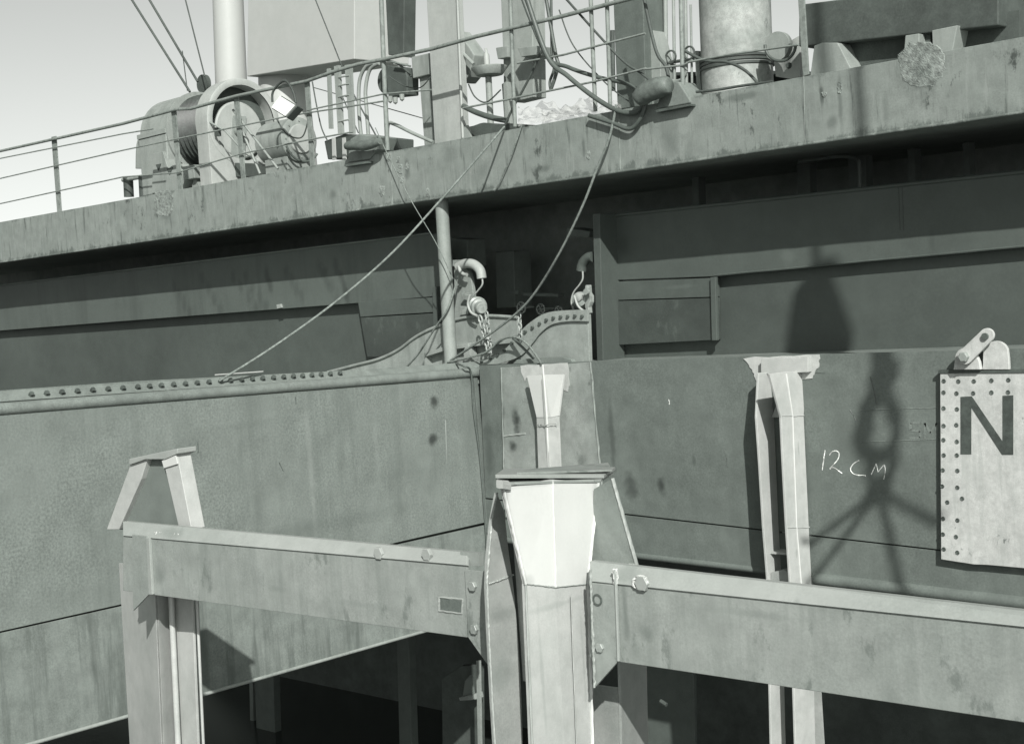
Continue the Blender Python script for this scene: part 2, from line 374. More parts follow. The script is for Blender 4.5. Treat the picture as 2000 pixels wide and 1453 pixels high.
# ------------------------------------------------------------------ right hull face
zdeck = PY(1170, 705, YH).z
htop = lambda x: 705-.0294*(x-1170)
seam = lambda x: 1003+.1138*(x-1220)
hbot = lambda x: 1086+.118*(x-1240)
T = thing('pontoon_hull', 'grey weathered steel hull face below the dark wall, behind the right beam', 'ship hull', PY(1500, 1100, YH))
MB().prism(ys([(936, htop(936)+3), (1170, htop(1170)), (3400, htop(3400)), (3400, seam(3400)), (1220, seam(1220)), (948, seam(948))], YH), (0, .05, 0)).build('upper_shell_plate', m_hull, T, bevel=.003)
MB().prism(ys([(948, seam(948)+2.5), (3400, seam(3400)+2.5), (3400, hbot(3400)), (952, hbot(952))], YH+.012), (0, .05, 0)).build('lower_shell_plate', m_hull, T, bevel=.003)
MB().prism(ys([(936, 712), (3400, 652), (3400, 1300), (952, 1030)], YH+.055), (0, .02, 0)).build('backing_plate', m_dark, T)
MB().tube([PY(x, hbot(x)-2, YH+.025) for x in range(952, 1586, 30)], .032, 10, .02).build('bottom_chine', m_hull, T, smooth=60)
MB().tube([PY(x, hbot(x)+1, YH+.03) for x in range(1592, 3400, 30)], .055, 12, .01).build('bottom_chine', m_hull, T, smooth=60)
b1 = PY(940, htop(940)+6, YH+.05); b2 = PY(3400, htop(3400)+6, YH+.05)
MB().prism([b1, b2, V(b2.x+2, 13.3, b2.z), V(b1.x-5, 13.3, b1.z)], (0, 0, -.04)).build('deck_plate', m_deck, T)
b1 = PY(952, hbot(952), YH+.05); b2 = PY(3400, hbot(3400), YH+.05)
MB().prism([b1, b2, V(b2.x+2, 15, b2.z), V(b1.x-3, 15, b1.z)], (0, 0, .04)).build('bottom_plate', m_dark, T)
MB().prism(ys([(977, 718), (1100, 712), (1153, 707), (1158, 760), (1166, 860), (1175, 935), (1178, 1010), (987, 1010), (985, 860), (980, 760)], YH-.02), (0, .018, 0)).build('doubler_plate', m_doubler, T, bevel=.003, label='paler ground plate at the inner corner with dark scuffs')
MB().tube([PY(979+(y-718)*.028, y, YH-.02) for y in range(718, 1000, 12)], .009, 6, .35).build('weld_bead', m_doubler, T)
MB().tube([PY(1153+(y-707)*.092, y, YH-.02) for y in range(707, 1000, 12)], .010, 6, .35).build('weld_bead', m_doubler, T)
MB().tube([PY(x, 852-(x-985)*.13, YH-.02) for x in range(985, 1030, 6)], .010, 6, .35).build('weld_bead', m_beamtop, T)
# primer smears where the posts were welded
def patch(name, pts, Y, th, mat, par, jit=1.2, sub=6, seed=2, label=None):
    rr = random.Random(seed); out = []
    for k in range(len(pts)):
        a, b = pts[k], pts[(k+1) % len(pts)]
        for q in range(sub):
            t = q/sub; out.append((a[0]+(b[0]-a[0])*t+rr.uniform(-jit, jit), a[1]+(b[1]-a[1])*t+rr.uniform(-jit, jit)))
    return MB().prism(ys(out, Y), (0, th, 0)).build(name, mat, par, label=label)
patch('primer_patch', [(1015, 714), (1108, 709), (1112, 752), (1108, 764), (1101, 762), (1098, 738), (1028, 738), (1024, 745)], YH-.026, .005, steel('brushed primer', .50, .12, speck=.08, rough=.55, scale=2), T, 1.0)
patch('primer_patch', [(1450, 699), (1600, 693), (1600, 715), (1585, 738), (1478, 745), (1468, 722)], YH-.008, .006, steel('brushed primer', .5), T, 1.8)
# burn marks
def mark(name, c, rx, ry, Y, par, mat, seed, X=None):
    pts = blobby(c, rx, ry, 22, seed, 2.0, .22)
    m = MB()
    if X is None: m.prism(ys(pts, Y), (0, .002, 0))
    else: m.prism(xs(pts, X), (-.002, 0, 0))
    return m.build(name, mat, par)
def softmat(name, v, X0, rad, inner=.0, strength=.9, base=.165):
    """smoke stain: dark soot fading into the plate's own paint"""
    m = steel(name, base, .10, speck=.15, rough=.8, scale=.7); n = m.node_tree.nodes; L = m.node_tree.links
    g = n.new('ShaderNodeNewGeometry'); d = n.new('ShaderNodeVectorMath'); d.operation = 'DISTANCE'; d.inputs[1].default_value = X0
    no = n.new('ShaderNodeTexNoise'); no.inputs['Scale'].default_value = 14; L.new(g.outputs['Position'], no.inputs['Vector'])
    ad = n.new('ShaderNodeMath'); ad.operation = 'MULTIPLY_ADD'; ad.inputs[1].default_value = rad*.5; L.new(no.outputs['Fac'], ad.inputs[0])
    L.new(g.outputs['Position'], d.inputs[0]); L.new(d.outputs['Value'], ad.inputs[2])
    mr = n.new('ShaderNodeMapRange'); mr.inputs[1].default_value = rad*.35; mr.inputs[2].default_value = rad*1.15; mr.inputs[3].default_value = strength; mr.inputs[4].default_value = 0
    mr.interpolation_type = 'SMOOTHSTEP'
    L.new(ad.outputs[0], mr.inputs[0]); mx = n.new('ShaderNodeMixRGB'); mx.inputs[2].default_value = tint(v)
    p = n['Principled BSDF']; old = p.inputs['Base Color'].links[0].from_socket
    L.new(mr.outputs[0], mx.inputs[0]); L.new(old, mx.inputs[1]); L.new(mx.outputs[0], p.inputs['Base Color'])
    return m
def add_stain_shade(mat, items):
    """soot, burn stains and a painted-in roller shadow, each with its own shape, placed on the plate: (centre, rx, rz, strength, value)"""
    n = mat.node_tree.nodes; L = mat.node_tree.links; p = n['Principled BSDF']
    g = n.new('ShaderNodeNewGeometry')
    no = n.new('ShaderNodeTexNoise'); no.inputs['Scale'].default_value = 11; no.inputs['Detail'].default_value = 5; L.new(g.outputs['Position'], no.inputs['Vector'])
    for c, rh, rz, st, v in items:
        sb = n.new('ShaderNodeVectorMath'); sb.operation = 'SUBTRACT'; sb.inputs[1].default_value = c; L.new(g.outputs['Position'], sb.inputs[0])
        sc = n.new('ShaderNodeVectorMath'); sc.operation = 'MULTIPLY'; sc.inputs[1].default_value = (1/rh, 1/rh, 1/rz); L.new(sb.outputs[0], sc.inputs[0])
        ln = n.new('ShaderNodeVectorMath'); ln.operation = 'LENGTH'; L.new(sc.outputs[0], ln.inputs[0])
        ad = n.new('ShaderNodeMath'); ad.operation = 'MULTIPLY_ADD'; ad.inputs[1].default_value = 1.1; L.new(no.outputs['Fac'], ad.inputs[0]); L.new(ln.outputs['Value'], ad.inputs[2])
        mr = n.new('ShaderNodeMapRange'); mr.interpolation_type = 'SMOOTHSTEP'
        mr.inputs[1].default_value = .7; mr.inputs[2].default_value = 1.55; mr.inputs[3].default_value = st; mr.inputs[4].default_value = 0; L.new(ad.outputs[0], mr.inputs[0])
        mx = n.new('ShaderNodeMixRGB'); mx.inputs[2].default_value = tint(v); old = p.inputs['Base Color'].links[0].from_socket
        L.new(mr.outputs[0], mx.inputs[0]); L.new(old, mx.inputs[1]); L.new(mx.outputs[0], p.inputs['Base Color'])
add_stain_shade(m_band, [(PY(1800, 135, YB), .24, .26, .75, .075), (PY(320, 405, YB), .15, .24, .7, .08), (PY(1640, 190, YB), .03, .3, .5, .09), (PY(1450, 190, YB), .25, .05, .6, .09), (PY(1140, 290, YB), .03, .14, .6, .08), (PY(650, 380, YB), .10, .07, .5, .09), (PY(1730, 215, YB), .05, .2, .4, .11), (PY(1060, 330, YB), .2, .05, .5, .09), (PY(1310, 270, YB), .17, .25, .40, .12), (PY(1345, 300, YB), .10, .2, .35, .13), (PY(795, 330, YB), .06, .16, .7, .07), (PY(1605, 185, YB), .03, .12, .8, .06), (PY(1625, 240, YB), .08, .07, .5, .10), (PY(880, 300, YB), .15, .12, .3, .13), (PY(400, 400, YB), .05, .2, .3, .12), (PY(945, 330, YB), .12, .10, .35, .11), (PY(1190, 250, YB), .03, .2, .4, .11)])  # broad darkening below the large roller paints its shadow onto the edge, with staining
add_stain_shade(MATS['streaky wall paint'], [(PY(395, 545, YL), 0.105, .15, .42, .05), (PY(407, 565, YL), 0.105, .15, .42, .05), (PY(418, 585, YL), 0.105, .15, .42, .05), (PY(430, 605, YL), 0.105, .15, .42, .05), (PY(455, 540, YL), 0.075, .15, .42, .05), (PY(470, 560, YL), 0.075, .15, .42, .05), (PY(485, 580, YL), 0.075, .15, .42, .05), (PY(500, 600, YL), 0.075, .15, .42, .05), (PY(480, 545, YL), 0.090, .15, .42, .05), (PY(493, 563, YL), 0.090, .15, .42, .05), (PY(507, 582, YL), 0.090, .15, .42, .05), (PY(520, 600, YL), 0.090, .15, .42, .05), (PY(560, 530, YL), 0.090, .15, .42, .05), (PY(570, 547, YL), 0.090, .15, .42, .05), (PY(580, 563, YL), 0.090, .15, .42, .05), (PY(590, 580, YL), 0.090, .15, .42, .05), (PY(625, 520, YL), 0.105, .15, .42, .05), (PY(632, 533, YL), 0.105, .15, .42, .05), (PY(638, 547, YL), 0.105, .15, .42, .05), (PY(645, 560, YL), 0.105, .15, .42, .05), (PY(655, 520, YL), 0.075, .15, .42, .05), (PY(659, 528, YL), 0.075, .15, .42, .05), (PY(664, 537, YL), 0.075, .15, .42, .05), (PY(668, 545, YL), 0.075, .15, .42, .05), (PY(520, 535, YL), 0.075, .15, .42, .05), (PY(523, 543, YL), 0.075, .15, .42, .05), (PY(527, 552, YL), 0.075, .15, .42, .05), (PY(530, 560, YL), 0.075, .15, .42, .05), (PY(340, 560, YL), 0.075, .15, .42, .05), (PY(350, 577, YL), 0.075, .15, .42, .05), (PY(360, 593, YL), 0.075, .15, .42, .05), (PY(370, 610, YL), 0.075, .15, .42, .05), (PY(672, 560, YL), 0.060, .15, .42, .05), (PY(674, 567, YL), 0.060, .15, .42, .05), (PY(676, 573, YL), 0.060, .15, .42, .05), (PY(678, 580, YL), 0.060, .15, .42, .05)])
add_stain_shade(m_wall, [(PY(1330, 560, YW), .30, .03, .5, .13), (PY(1540, 500, YW), .12, .10, .5, .14), (PY(1250, 565, YW), .10, .08, .5, .12), (PY(1820, 470, YW), .04, .18, .5, .06), (PY(1215, 480, YW), .12, .12, .4, .05)])
add_stain_shade(m_wall2, [(PY(1500, 610, YW), .25, .12, .4, .06), (PY(1850, 600, YW), .5, .25, .35, .06), (PY(1760, 640, YW), .10, .3, .4, .055), (PY(1450, 560, YW), .3, .08, .4, .055), (PY(450, 680, YL), .5, .12, .35, .06), (PY(620, 650, YL), .3, .1, .35, .06), (PY(1530, 620, YW), .05, .2, .4, .12)])
add_stain_shade(m_hullL, [(PX(848, 785, XLF), .09, .08, .9, .04), (PX(845, 858, XLF), .10, .09, .9, .035), (PX(925, 740, XLF), .25, .10, .5, .10), (PX(700, 1010, XLF), 1.1, .10, .25, .12), (PX(480, 830, XLF), .9, .05, .20, .13), (PX(760, 930, XLF), .7, .06, .2, .13), (PX(606, 900, XLF), .05, .9, .35, .30), (PX(735, 870, XLF), .04, .5, .25, .28), (PX(560, 1040, XLF), .5, .12, .25, .12)])
add_stain_shade(m_hull, [(PY(955, 880, YH), .10, .55, .65, .07), (PY(1232, 950, YH), .12, .17, .8, .05), (PY(1292, 948, YH), .06, .10, .9, .04), (PY(1195, 850, YH), .05, .5, .6, .06), (PY(1355, 900, YH), .03, .09, .6, .07), (PY(1620, 745, YH), .3, .10, .35, .11), (PY(1240, 1010, YH), .12, .08, .5, .09)])
add_stain_shade(m_doubler, [(PY(1012, 822, YH), .075, .19, .95, .025), (PY(1004, 872, YH), .08, .10, .9, .04), (PY(1020, 775, YH), .03, .04, .9, .05), (PY(985, 800, YH), .05, .14, .7, .07), (PY(1140, 900, YH), .10, .10, .5, .09), (PY(990, 930, YH), .10, .14, .5, .09)])
# chalk figures and overpainted letters
def stroke(m, pts, Y, r=.0042, curve=True):
    q = c2(pts, 5) if curve and len(pts) > 2 else pts
    m.tube([PY(1200+.37*a, 660+.37*b, Y) for a, b in q], r, 6, .35)
m = MB()
stroke(m, [(1112, 592), (1105, 640), (1097, 697)], YH-.001)
stroke(m, [(1136, 618), (1150, 600), (1172, 596), (1186, 612), (1176, 646), (1138, 690), (1158, 684), (1202, 715)], YH-.001)
stroke(m, [(1292, 646), (1262, 664), (1246, 694), (1268, 720), (1326, 726)], YH-.001)
stroke(m, [(1382, 664), (1370, 690), (1356, 720)], YH-.001)
stroke(m, [(1382, 664), (1392, 706), (1424, 668)], YH-.001, curve=False); stroke(m, [(1424, 668), (1430, 700), (1421, 746)], YH-.001)
m.build('chalk_writing', m_chalk, T, label='white chalk writing 12 CM')
m = MB()
def bar(pts, w): # thin painted strokes as slightly proud ribbons
    for a, b in zip(pts[:-1], pts[1:]):
        dx, dy = b[0]-a[0], b[1]-a[1]; l = math.hypot(dx, dy); nx, ny = -dy/l*w/2, dx/l*w/2
        m.prism(ys([(a[0]+nx, a[1]+ny), (b[0]+nx, b[1]+ny), (b[0]-nx, b[1]-ny), (a[0]-nx, a[1]-ny)], YH-.002), (0, .003, 0))
bar([(1796, 826), (1778, 826), (1778, 840), (1797, 842), (1797, 855), (1776, 856)], 4.5)
bar([(1806, 857), (1806, 826)], 5); bar([(1806, 826), (1817, 846)], 4.5); bar([(1817, 846), (1829, 826)], 4.5); bar([(1829, 826), (1829, 857)], 5)
m.build('faded_lettering', m_ghost, T, label='faded overpainted letters SM')

# ------------------------------------------------------------------ left block (side face turned to the sun)
T = thing('pontoon_block', 'projecting grey steel block with speckled side face on the left, behind the left beam', 'ship hull', PX(600, 1250, XLF))
ltop = lambda x: 790-.0775*(x-265)
lseam = lambda x: 1022-.2235*(x-950)
lbot = lambda x: 1355-.2857*(x-400)
MB().prism(xs([(-160, ltop(-160)), (923, ltop(923)), (948, 1020), (600, lseam(600)-1.5), (-160, lseam(-160)-1.5)], XLF), (-.05, 0, 0)).build('upper_side_plate', m_hullL, T, bevel=.003)
MB().prism(xs([(-160, lseam(-160)+1.5), (949, 1025), (953, lbot(953)), (-160, lbot(-160))], XLF-.015), (-.05, 0, 0)).build('lower_side_plate', steel('streaked side steel', .20, .12, speck=.13, streak=.6, streak_v=.085, rough=.75, scale=1.0), T, bevel=.003)
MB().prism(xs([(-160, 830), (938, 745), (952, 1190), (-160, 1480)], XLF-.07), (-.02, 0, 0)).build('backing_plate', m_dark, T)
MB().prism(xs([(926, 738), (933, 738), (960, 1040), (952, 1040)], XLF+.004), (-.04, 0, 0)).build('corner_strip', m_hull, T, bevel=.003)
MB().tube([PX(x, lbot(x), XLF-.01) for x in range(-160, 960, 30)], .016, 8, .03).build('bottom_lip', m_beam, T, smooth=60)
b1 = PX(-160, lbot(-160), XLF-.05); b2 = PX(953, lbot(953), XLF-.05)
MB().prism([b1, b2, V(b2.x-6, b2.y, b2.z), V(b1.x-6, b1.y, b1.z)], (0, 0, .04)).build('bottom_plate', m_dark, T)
# top: deck and bolted gunwale
e1 = PX(-160, ltop(-160)-4, XLF-.04); e2 = PX(975, 737, XLF-.04)
MB().prism([e1, e2, V(e2.x-.3, 11.4, e2.z), V(e2.x-5, 11.4, e2.z), V(e1.x-9, e1.y, e1.z)], (0, 0, -.05)).build('deck_plate', m_deck, T)
MB().tube([PX(x, ltop(x)-11, XLF-.02) for x in range(-160, 976, 25)], .050, 14, .006).build('rubbing_rail', m_deck, T, smooth=60)
# sloping strip with bolt heads
rv = lambda x: 757-.069*(x-265)
lo = [PX(x, rv(x)+9, XLF-.10) for x in (-160, 265, 690, 960)]; hi = [PX(x, rv(x)-13+(8 if x > 680 else 0), XLF-.17) for x in (960, 690, 265, -160)]
AS = MB().prism(lo+hi, (-.02, 0, -.02)).build('angle_strip', m_deck, T, bevel=.003)
pts = [PX(x, rv(x), XLF-.125) for x in [60, 90, 120, 150, 180, 210, 239, 268, 291, 314, 338, 361, 384, 407, 430, 449, 471, 492, 512, 533, 553, 572, 590, 608, 626, 644, 663]]
pieces('bolt', hexhead(.021, .028, 6, ax=(.85, 0, .5)), m_rust, AS, pts)
MB().tube([PX(x, rv(x)-14, XLF-.18) for x in (420, 470, 514)], .007, 6, .2).build('bright_edge', m_pile, T)

# ------------------------------------------------------------------ front opening: curved bolted plates
T = thing('curved_bracket', 'low humped steel bracket rising beside the round pillar', 'bracket', PY(850, 712, 10.62))
hump = c2([(640, 727), (690, 714), (740, 701), (778, 683), (806, 662), (830, 648), (856, 637), (900, 622), (950, 617), (1010, 620)])
MB().prism(ys(hump+[(1016, 722), (640, 742)], 10.62), (0, .05, 0)).build('plate', m_girder, T, bevel=.006)
MB().tube([PY(a, b, 10.61) for a, b in hump], .018, 8).build('edge_bead', m_girder, T, smooth=60)
MB().prism(ys([(828, 690), (865, 678), (930, 669), (1005, 664), (1005, 670), (930, 676), (865, 686), (830, 697)], 10.52), (0, .11, 0)).build('shelf', m_girder, T, bevel=.004)
MB().prism(ys([(829, 690), (832, 690), (832, 716), (829, 716)], 10.53), (0, .1, 0)).build('stiffener', m_girder, T)
MB().prism(ys([(905, 686), (913, 670), (920, 700), (918, 712), (908, 712)], 10.50), (0, .1, 0)).build('stiffener', m_girder, T)
T = thing('bolted_girder', 'S-curved steel plate edged with a row of dark bolts, in the opening under the deck', 'girder', PY(1080, 705, 10.5))
sc_ = c2([(884, 714), (930, 708), (962, 697), (990, 678), (1012, 652), (1032, 632), (1062, 613), (1095, 607), (1148, 605)])
sl_ = c2([(1148, 628), (1110, 628), (1078, 634), (1056, 650), (1040, 670), (1018, 694), (990, 706), (950, 716), (900, 720)])
CS = MB().prism(ys(sc_+sl_, 10.42), (0, .025, 0)).build('curved_strip', m_girder, T, bevel=.003)
MB().prism(ys([(1000, 712), (1018, 694), (1040, 670), (1056, 648), (1085, 622), (1148, 614), (1151, 708)], 10.45), (0, .05, 0)).build('plate', m_girder, T, bevel=.004)
bp = [(926, 709), (942, 703), (959, 697), (973, 690), (986, 681), (1001, 667), (1014, 656), (1027, 645), (1041, 637), (1055, 629), (1068, 622), (1082, 618), (1096, 616), (1110, 615), (1124, 614), (1138, 615)]
pieces('bolt', hexhead(.018, .022, 6), m_rust, CS, [PY(a, b+3, 10.42) for a, b in bp])
T = thing('coaming', 'low curved deck edge strip behind the small welded post', 'coaming', PY(1080, 712, 10.34))
MB().prism(ys([(1000, 716), (1008, 703), (1060, 698), (1098, 697), (1115, 702), (1122, 712)], 10.34), (0, .06, 0)).build('plate', m_deck, T, bevel=.006)

# pillar
T = thing('round_pillar', 'pale round steel pillar standing in front of the dark opening', 'pillar', PY(882, 712, 10.44))
p0 = PY(881, 712, 10.44); p1 = PY(862, 385, 10.44)
MB().tube([p0+(p1-p0)*k/8 for k in range(9)], .070, 28, .006).build('shaft', steel('pale pillar paint', .28, .14, speck=.08, streak=.3, streak_v=.22, rough=.6), T, smooth=60)
MB().tube([p0, p0+V(0, 0, .02)], .085, 28).build('base_ring', m_girder, T, smooth=60)

# hooks and gear in the opening
def lift_lug(T, c, s, side):
    pass
T = thing('davit_hook', 'curved pale pipe hook with tackle above the hump plate, just right of the pillar', 'davit', PY(905, 700, 10.7))
MB().prism(ys(c2([(886, 510), (900, 514), (915, 530), (922, 556), (924, 590), (918, 620), (888, 622)]), 10.72), (0, .05, 0)).build('cheek_plate', m_girder, T, bevel=.006)
MB().prism(ys([(884, 508), (889, 508), (889, 520), (884, 520)], 10.68), (0, .1, 0)).build('lug', m_girder, T)
MB().tube([PY(a, b, 10.66) for a, b in c2([(893, 520), (905, 515), (918, 514), (930, 518), (940, 529), (943, 544)])], [.060, .060, .060]+[.062]*40, 14).build('pipe_elbow', m_gearl, T, smooth=60) if False else None
el = [PY(a, b, 10.66) for a, b in c2([(895, 522), (906, 516), (918, 515), (929, 519), (938, 529), (941, 544)], 4)]
MB().tube(el, .052, 14).build('pipe_elbow', m_gearl, T, smooth=60)
MB().tube([PY(a, b, 10.62) for a, b in c2([(896, 520), (899, 530), (906, 536), (912, 537)])], .02, 8).build('hook_tip', m_gearl, T, smooth=60)
MB().lathe(PY(899, 560, 10.7), (0, -1, 0), [(-.01, .014), (.03, .014), (.03, .001)], 12).build('pin', m_rust, T)
MB().tube([PY(a, b, 10.6) for a, b in c2([(942, 545), (942, 556), (934, 567), (926, 576)])], .009, 8).build('pull_wire', m_gearl, T)
T = thing('chain_hoist', 'greasy chain hoist with round drum hanging right of the pillar, chain running down', 'hoist', PY(935, 700, 10.5))
MB().lathe(PY(930, 598, 10.62), PY(946, 604, 10.5)-PY(930, 598, 10.62), [(-.06, .001), (-.06, .08), (0, .095), (.02, .105), (.05, .105), (.06, .085), (.10, .085), (.11, .062), (.19, .06), (.20, .05), (.20, .001)], 22).build('drum', m_gear2, T, smooth=35)
MB().tube([PY(a, b, 10.5) for a, b in c2([(918, 576), (914, 594), (920, 610), (932, 617)])], .014, 8).build('guard', m_gearl, T, smooth=60)
MB().prism(ys([(900, 572), (916, 576), (918, 588), (904, 586)], 10.6), (0, .1, 0)).build('housing', m_gear2, T, bevel=.008)
MB().prism(ys([(897, 598), (912, 600), (914, 614), (898, 616)], 10.6), (0, .1, 0)).build('bracket', m_gear2, T, bevel=.008)
def chain(T, pts, r, mat, Y):
    q = [PY(a, b, Y) for a, b in pts]
    # resample
    L_ = []; tot = sum((q[i+1]-q[i]).length for i in range(len(q)-1)); n = int(tot/(r*4.6)); 
    def at(s):
        for i in range(len(q)-1):
            l = (q[i+1]-q[i]).length
            if s <= l: return q[i]+(q[i+1]-q[i])*(s/l), (q[i+1]-q[i]).normalized()
            s -= l
        return q[-1], (q[-1]-q[-2]).normalized()
    for k in range(n):
        c, d = at(tot*(k+.5)/n); a = d.cross(YV).normalized(); b = d.cross(a)
        if k % 2: a = b
        ring = [c+d*(math.cos(t)*r*3.2)+a*(math.sin(t)*r*1.9) for t in [j*math.pi/6 for j in range(12)]]
        MB().tube(ring, r*.8, 6, closed=True).build('chain_link', mat, T, smooth=60)
chain(T, [(937, 618), (944, 645), (950, 668), (955, 688)], .013, m_gear2, 10.40)
chain(T, [(950, 610), (953, 635), (956, 660), (957, 690)], .011, m_gear2, 10.44)
T = thing('davit_hook', 'curved pipe hook at the right side of the dark opening, by the door post', 'davit', PY(1150, 600, 10.8))
MB().tube([PY(a, b, 10.9) for a, b in c2([(1158, 502), (1148, 504), (1138, 515), (1135, 529)], 4)], .052, 14).build('pipe_elbow', m_wall, T, smooth=60)
MB().tube([PY(a, b, 10.8) for a, b in c2([(1138, 530), (1138, 545), (1132, 556), (1120, 572), (1116, 590), (1120, 604)])], .009, 8).build('pull_wire', m_gearl, T)
T = thing('chain_hoist', 'pale lobed hoist block half hidden by the door post of the dark opening', 'hoist', PY(1138, 610, 10.7))
MB().lathe(PY(1134, 586, 10.78), PY(1134, 586, 10.6)-PY(1136, 584, 10.78), [(0, .001), (0, .07), (.03, .085), (.07, .085), (.09, .06), (.15, .055), (.16, .001)], 20).build('drum', m_gear2, T, smooth=35)
MB().prism(ys([(1143, 557), (1148, 557), (1149, 572), (1153, 578), (1153, 590), (1149, 600), (1150, 612), (1145, 612), (1142, 598), (1141, 574)], 10.70), (0, .06, 0)).build('frame', m_gear2, T, bevel=.006)
MB().lathe(PY(1131, 580, 10.66), (0, -1, 0), [(-.02, .001), (-.02, .045), (.02, .045), (.03, .02), (.03, .001)], 14).build('end_cap', m_gearl, T, smooth=40)
MB().lathe(PY(1146, 570, 10.64), (0, -1, 0), [(-.02, .001), (-.02, .03), (.02, .03), (.02, .001)], 12).build('nut', m_gear, T)
MB().tube([PY(a, b, 10.6) for a, b in c2([(1122, 578), (1128, 596), (1138, 606), (1150, 610)])], .012, 8).build('guard', m_gearl, T, smooth=60)
T = thing('hanging_chain', 'short light chain hanging over the top of the curved plates', 'chain', PY(1017, 650, 10.4))
chain(T, [(1014, 612), (1016, 640), (1017, 662)], .010, m_gear2, 10.38)

# ------------------------------------------------------------------ posts welded on the hull
def sheet(front, vec): return MB().prism(front, vec)
XR = PY(1537, 900, YH-.30).x      # right post: main flange plane
T = thing('guide_post', 'tall pale twin-flanged post with flared head, welded on the hull beside the chalk writing', 'post', PX(1560, 1130, XR), 'flared steel posts')
xr = lambda p: xs(p, XR)
main = [(1503, 730), (1533, 726), (1575, 724), (1573, 760), (1570, 812), (1574, 900), (1580, 1030), (1586, 1150), (1594, 1500), (1556, 1500), (1545, 1150), (1537, 1030), (1530, 900), (1526, 815), (1514, 770)]
MB().prism(xr(main), (-.022, 0, 0)).build('main_flange', m_pile, T, bevel=.004)
X2 = XR-.30
lf = [(1482, 728), (1502, 727), (1507, 760), (1512, 815), (1516, 900), (1521, 1030), (1527, 1130), (1536, 1500), (1508, 1500), (1500, 1130), (1492, 1030), (1484, 900), (1478, 815), (1480, 770)]
MB().prism(xs(lf, X2), (-.022, 0, 0)).build('back_flange', m_pile, T, bevel=.004)
yw = PX(1519, 900, X2).y
pa = PX(1519, 812, X2-.01); pb = PX(1560, 1500, X2)
MB().box((X2, yw, pa.z), (XR-.022, yw+.02, pb.z)).build('web', m_pileg, T)
MB().prism([PX(1507, 815, X2+.001), V(XR-.03, PX(1507, 815, X2).y, PX(1507, 815, X2).z), V(XR-.03, PX(1507, 815, X2).y+.02, PX(1530, 790, XR).z+.12), V(XR-.12, PX(1507, 815, X2).y+.02, PX(1530, 790, XR).z+.22)], (0, .015, 0)).build('gusset', m_pile, T)
q = PX(1508, 1078, X2); q2 = PX(1512, 1078, X2)
MB().box((X2, q.y-.03, q.z-.008), (XR-.02, q.y+.12, q.z+.008)).build('batten_plate', m_pile, T)
for yy in (812, 1030):
    MB().tube([PX(1527+(yy-812)*.05+t*(43), yy+random.uniform(-1, 1), XR+.001) for t in [k/8 for k in range(9)]], .005, 6, .3).build('weld_bead', m_pile, T)
MB().tube([PX(x, y, XR+.002) for x, y in ((1536, 730), (1548, 812), (1556, 1030), (1566, 1150))], .006, 6, .2).build('weld_bead', m_white, T)
q = PX(1540, 716, XR)
MB().prism(ys([(1486, 701), (1578, 697), (1578, 727), (1486, 731)], YH-.07), (0, .06, 0)).build('head_plate', m_pile, T, bevel=.004)
MB().prism(ys([(1506, 1118), (1530, 1112), (1544, 1120), (1544, 1135), (1506, 1135)], YH-.2), (0, .1, 0)).build('foot_gusset', m_pileg, T)

T = thing('guide_post', 'small white flared post on the paler corner plate, directly above the large front pile', 'post', PY(1072, 930, YH-.1), 'flared steel posts')
yc = YH-.16
MB().prism([PY(1029, 734, yc-.0), PY(1064, 732, yc-.02), PY(1075, 815, yc-.02), PY(1048, 815, yc)], (0, .02, 0)).build('flared_head', m_white, T)
MB().prism([PY(1064, 732, yc-.02), PY(1101, 731, yc), PY(1091, 812, yc), PY(1075, 815, yc-.02)], (0, .02, 0)).build('flared_head', m_white, T)
MB().prism([PY(1048, 816, yc), PY(1069, 816, yc-.02), PY(1073, 960, yc-.02), PY(1053, 960, yc)], (0, .02, 0)).build('shaft', m_pile, T)
MB().prism([PY(1069, 816, yc-.02), PY(1090, 813, yc), PY(1096, 960, yc), PY(1073, 960, yc-.02)], (0, .02, 0)).build('shaft', m_pile, T)
MB().tube([PY(x, y, yc-.022) for x, y in ((1060, 712), (1064, 760), (1068, 815), (1073, 960))], .009, 8, .1).build('weld_bead', m_white, T)
MB().box((PY(1064, 750, yc).x-.01, yc-.03, PY(1064, 740, yc).z), (PY(1064, 750, yc).x+.01, YH, PY(1073, 960, yc).z)).build('web', m_pileg, T)
MB().tube([PY(x, 829+random.uniform(-2, 2), yc-.02-.03*(1-abs(x-1070)/22)) for x in range(1049, 1091, 3)], .004, 6, .8).build('weld_bead', m_pileg, T)

# ------------------------------------------------------------------ front frame: beams and piles
YBm = 4.75
def beam(label, x0, x1, topf, midf, botf, group):
    T = thing('crossbeam', label, 'steel beam', PY((x0+x1)/2, botf((x0+x1)/2), YBm), group)
    n = 6; X_ = [x0+(x1-x0)*k/n for k in range(n+1)]
    MB().prism(ys([(x, midf(x)) for x in X_]+[(x, botf(x)) for x in X_[::-1]], YBm), (0, .018, 0)).build('web', m_beam, T, bevel=.003)
    # sloping top flange, lower edge slightly proud of the web
    lo = [PY(x, midf(x)+1, YBm-.012) for x in X_]; hi = [PY(x, topf(x), YBm+.045) for x in X_[::-1]]
    MB().prism(lo+hi, (0, .014, -.006)).build('top_flange', m_beamtop, T, bevel=.003)
    a, b = PY(x0, topf(x0)+1, YBm+.05), PY(x1, topf(x1)+1, YBm+.05)
    MB().prism([a, b, b+V(0, .035, 0), a+V(0, .035, 0)], (0, 0, -.014)).build('top_plate', m_beamtop, T)
    a, b = PY(x0, botf(x0)-2, YBm+.018), PY(x1, botf(x1)-2, YBm+.018)
    MB().prism([a, b, b+V(0, .16, 0), a+V(0, .16, 0)], (0, 0, .014)).build('bottom_plate', m_beam, T)
    return T
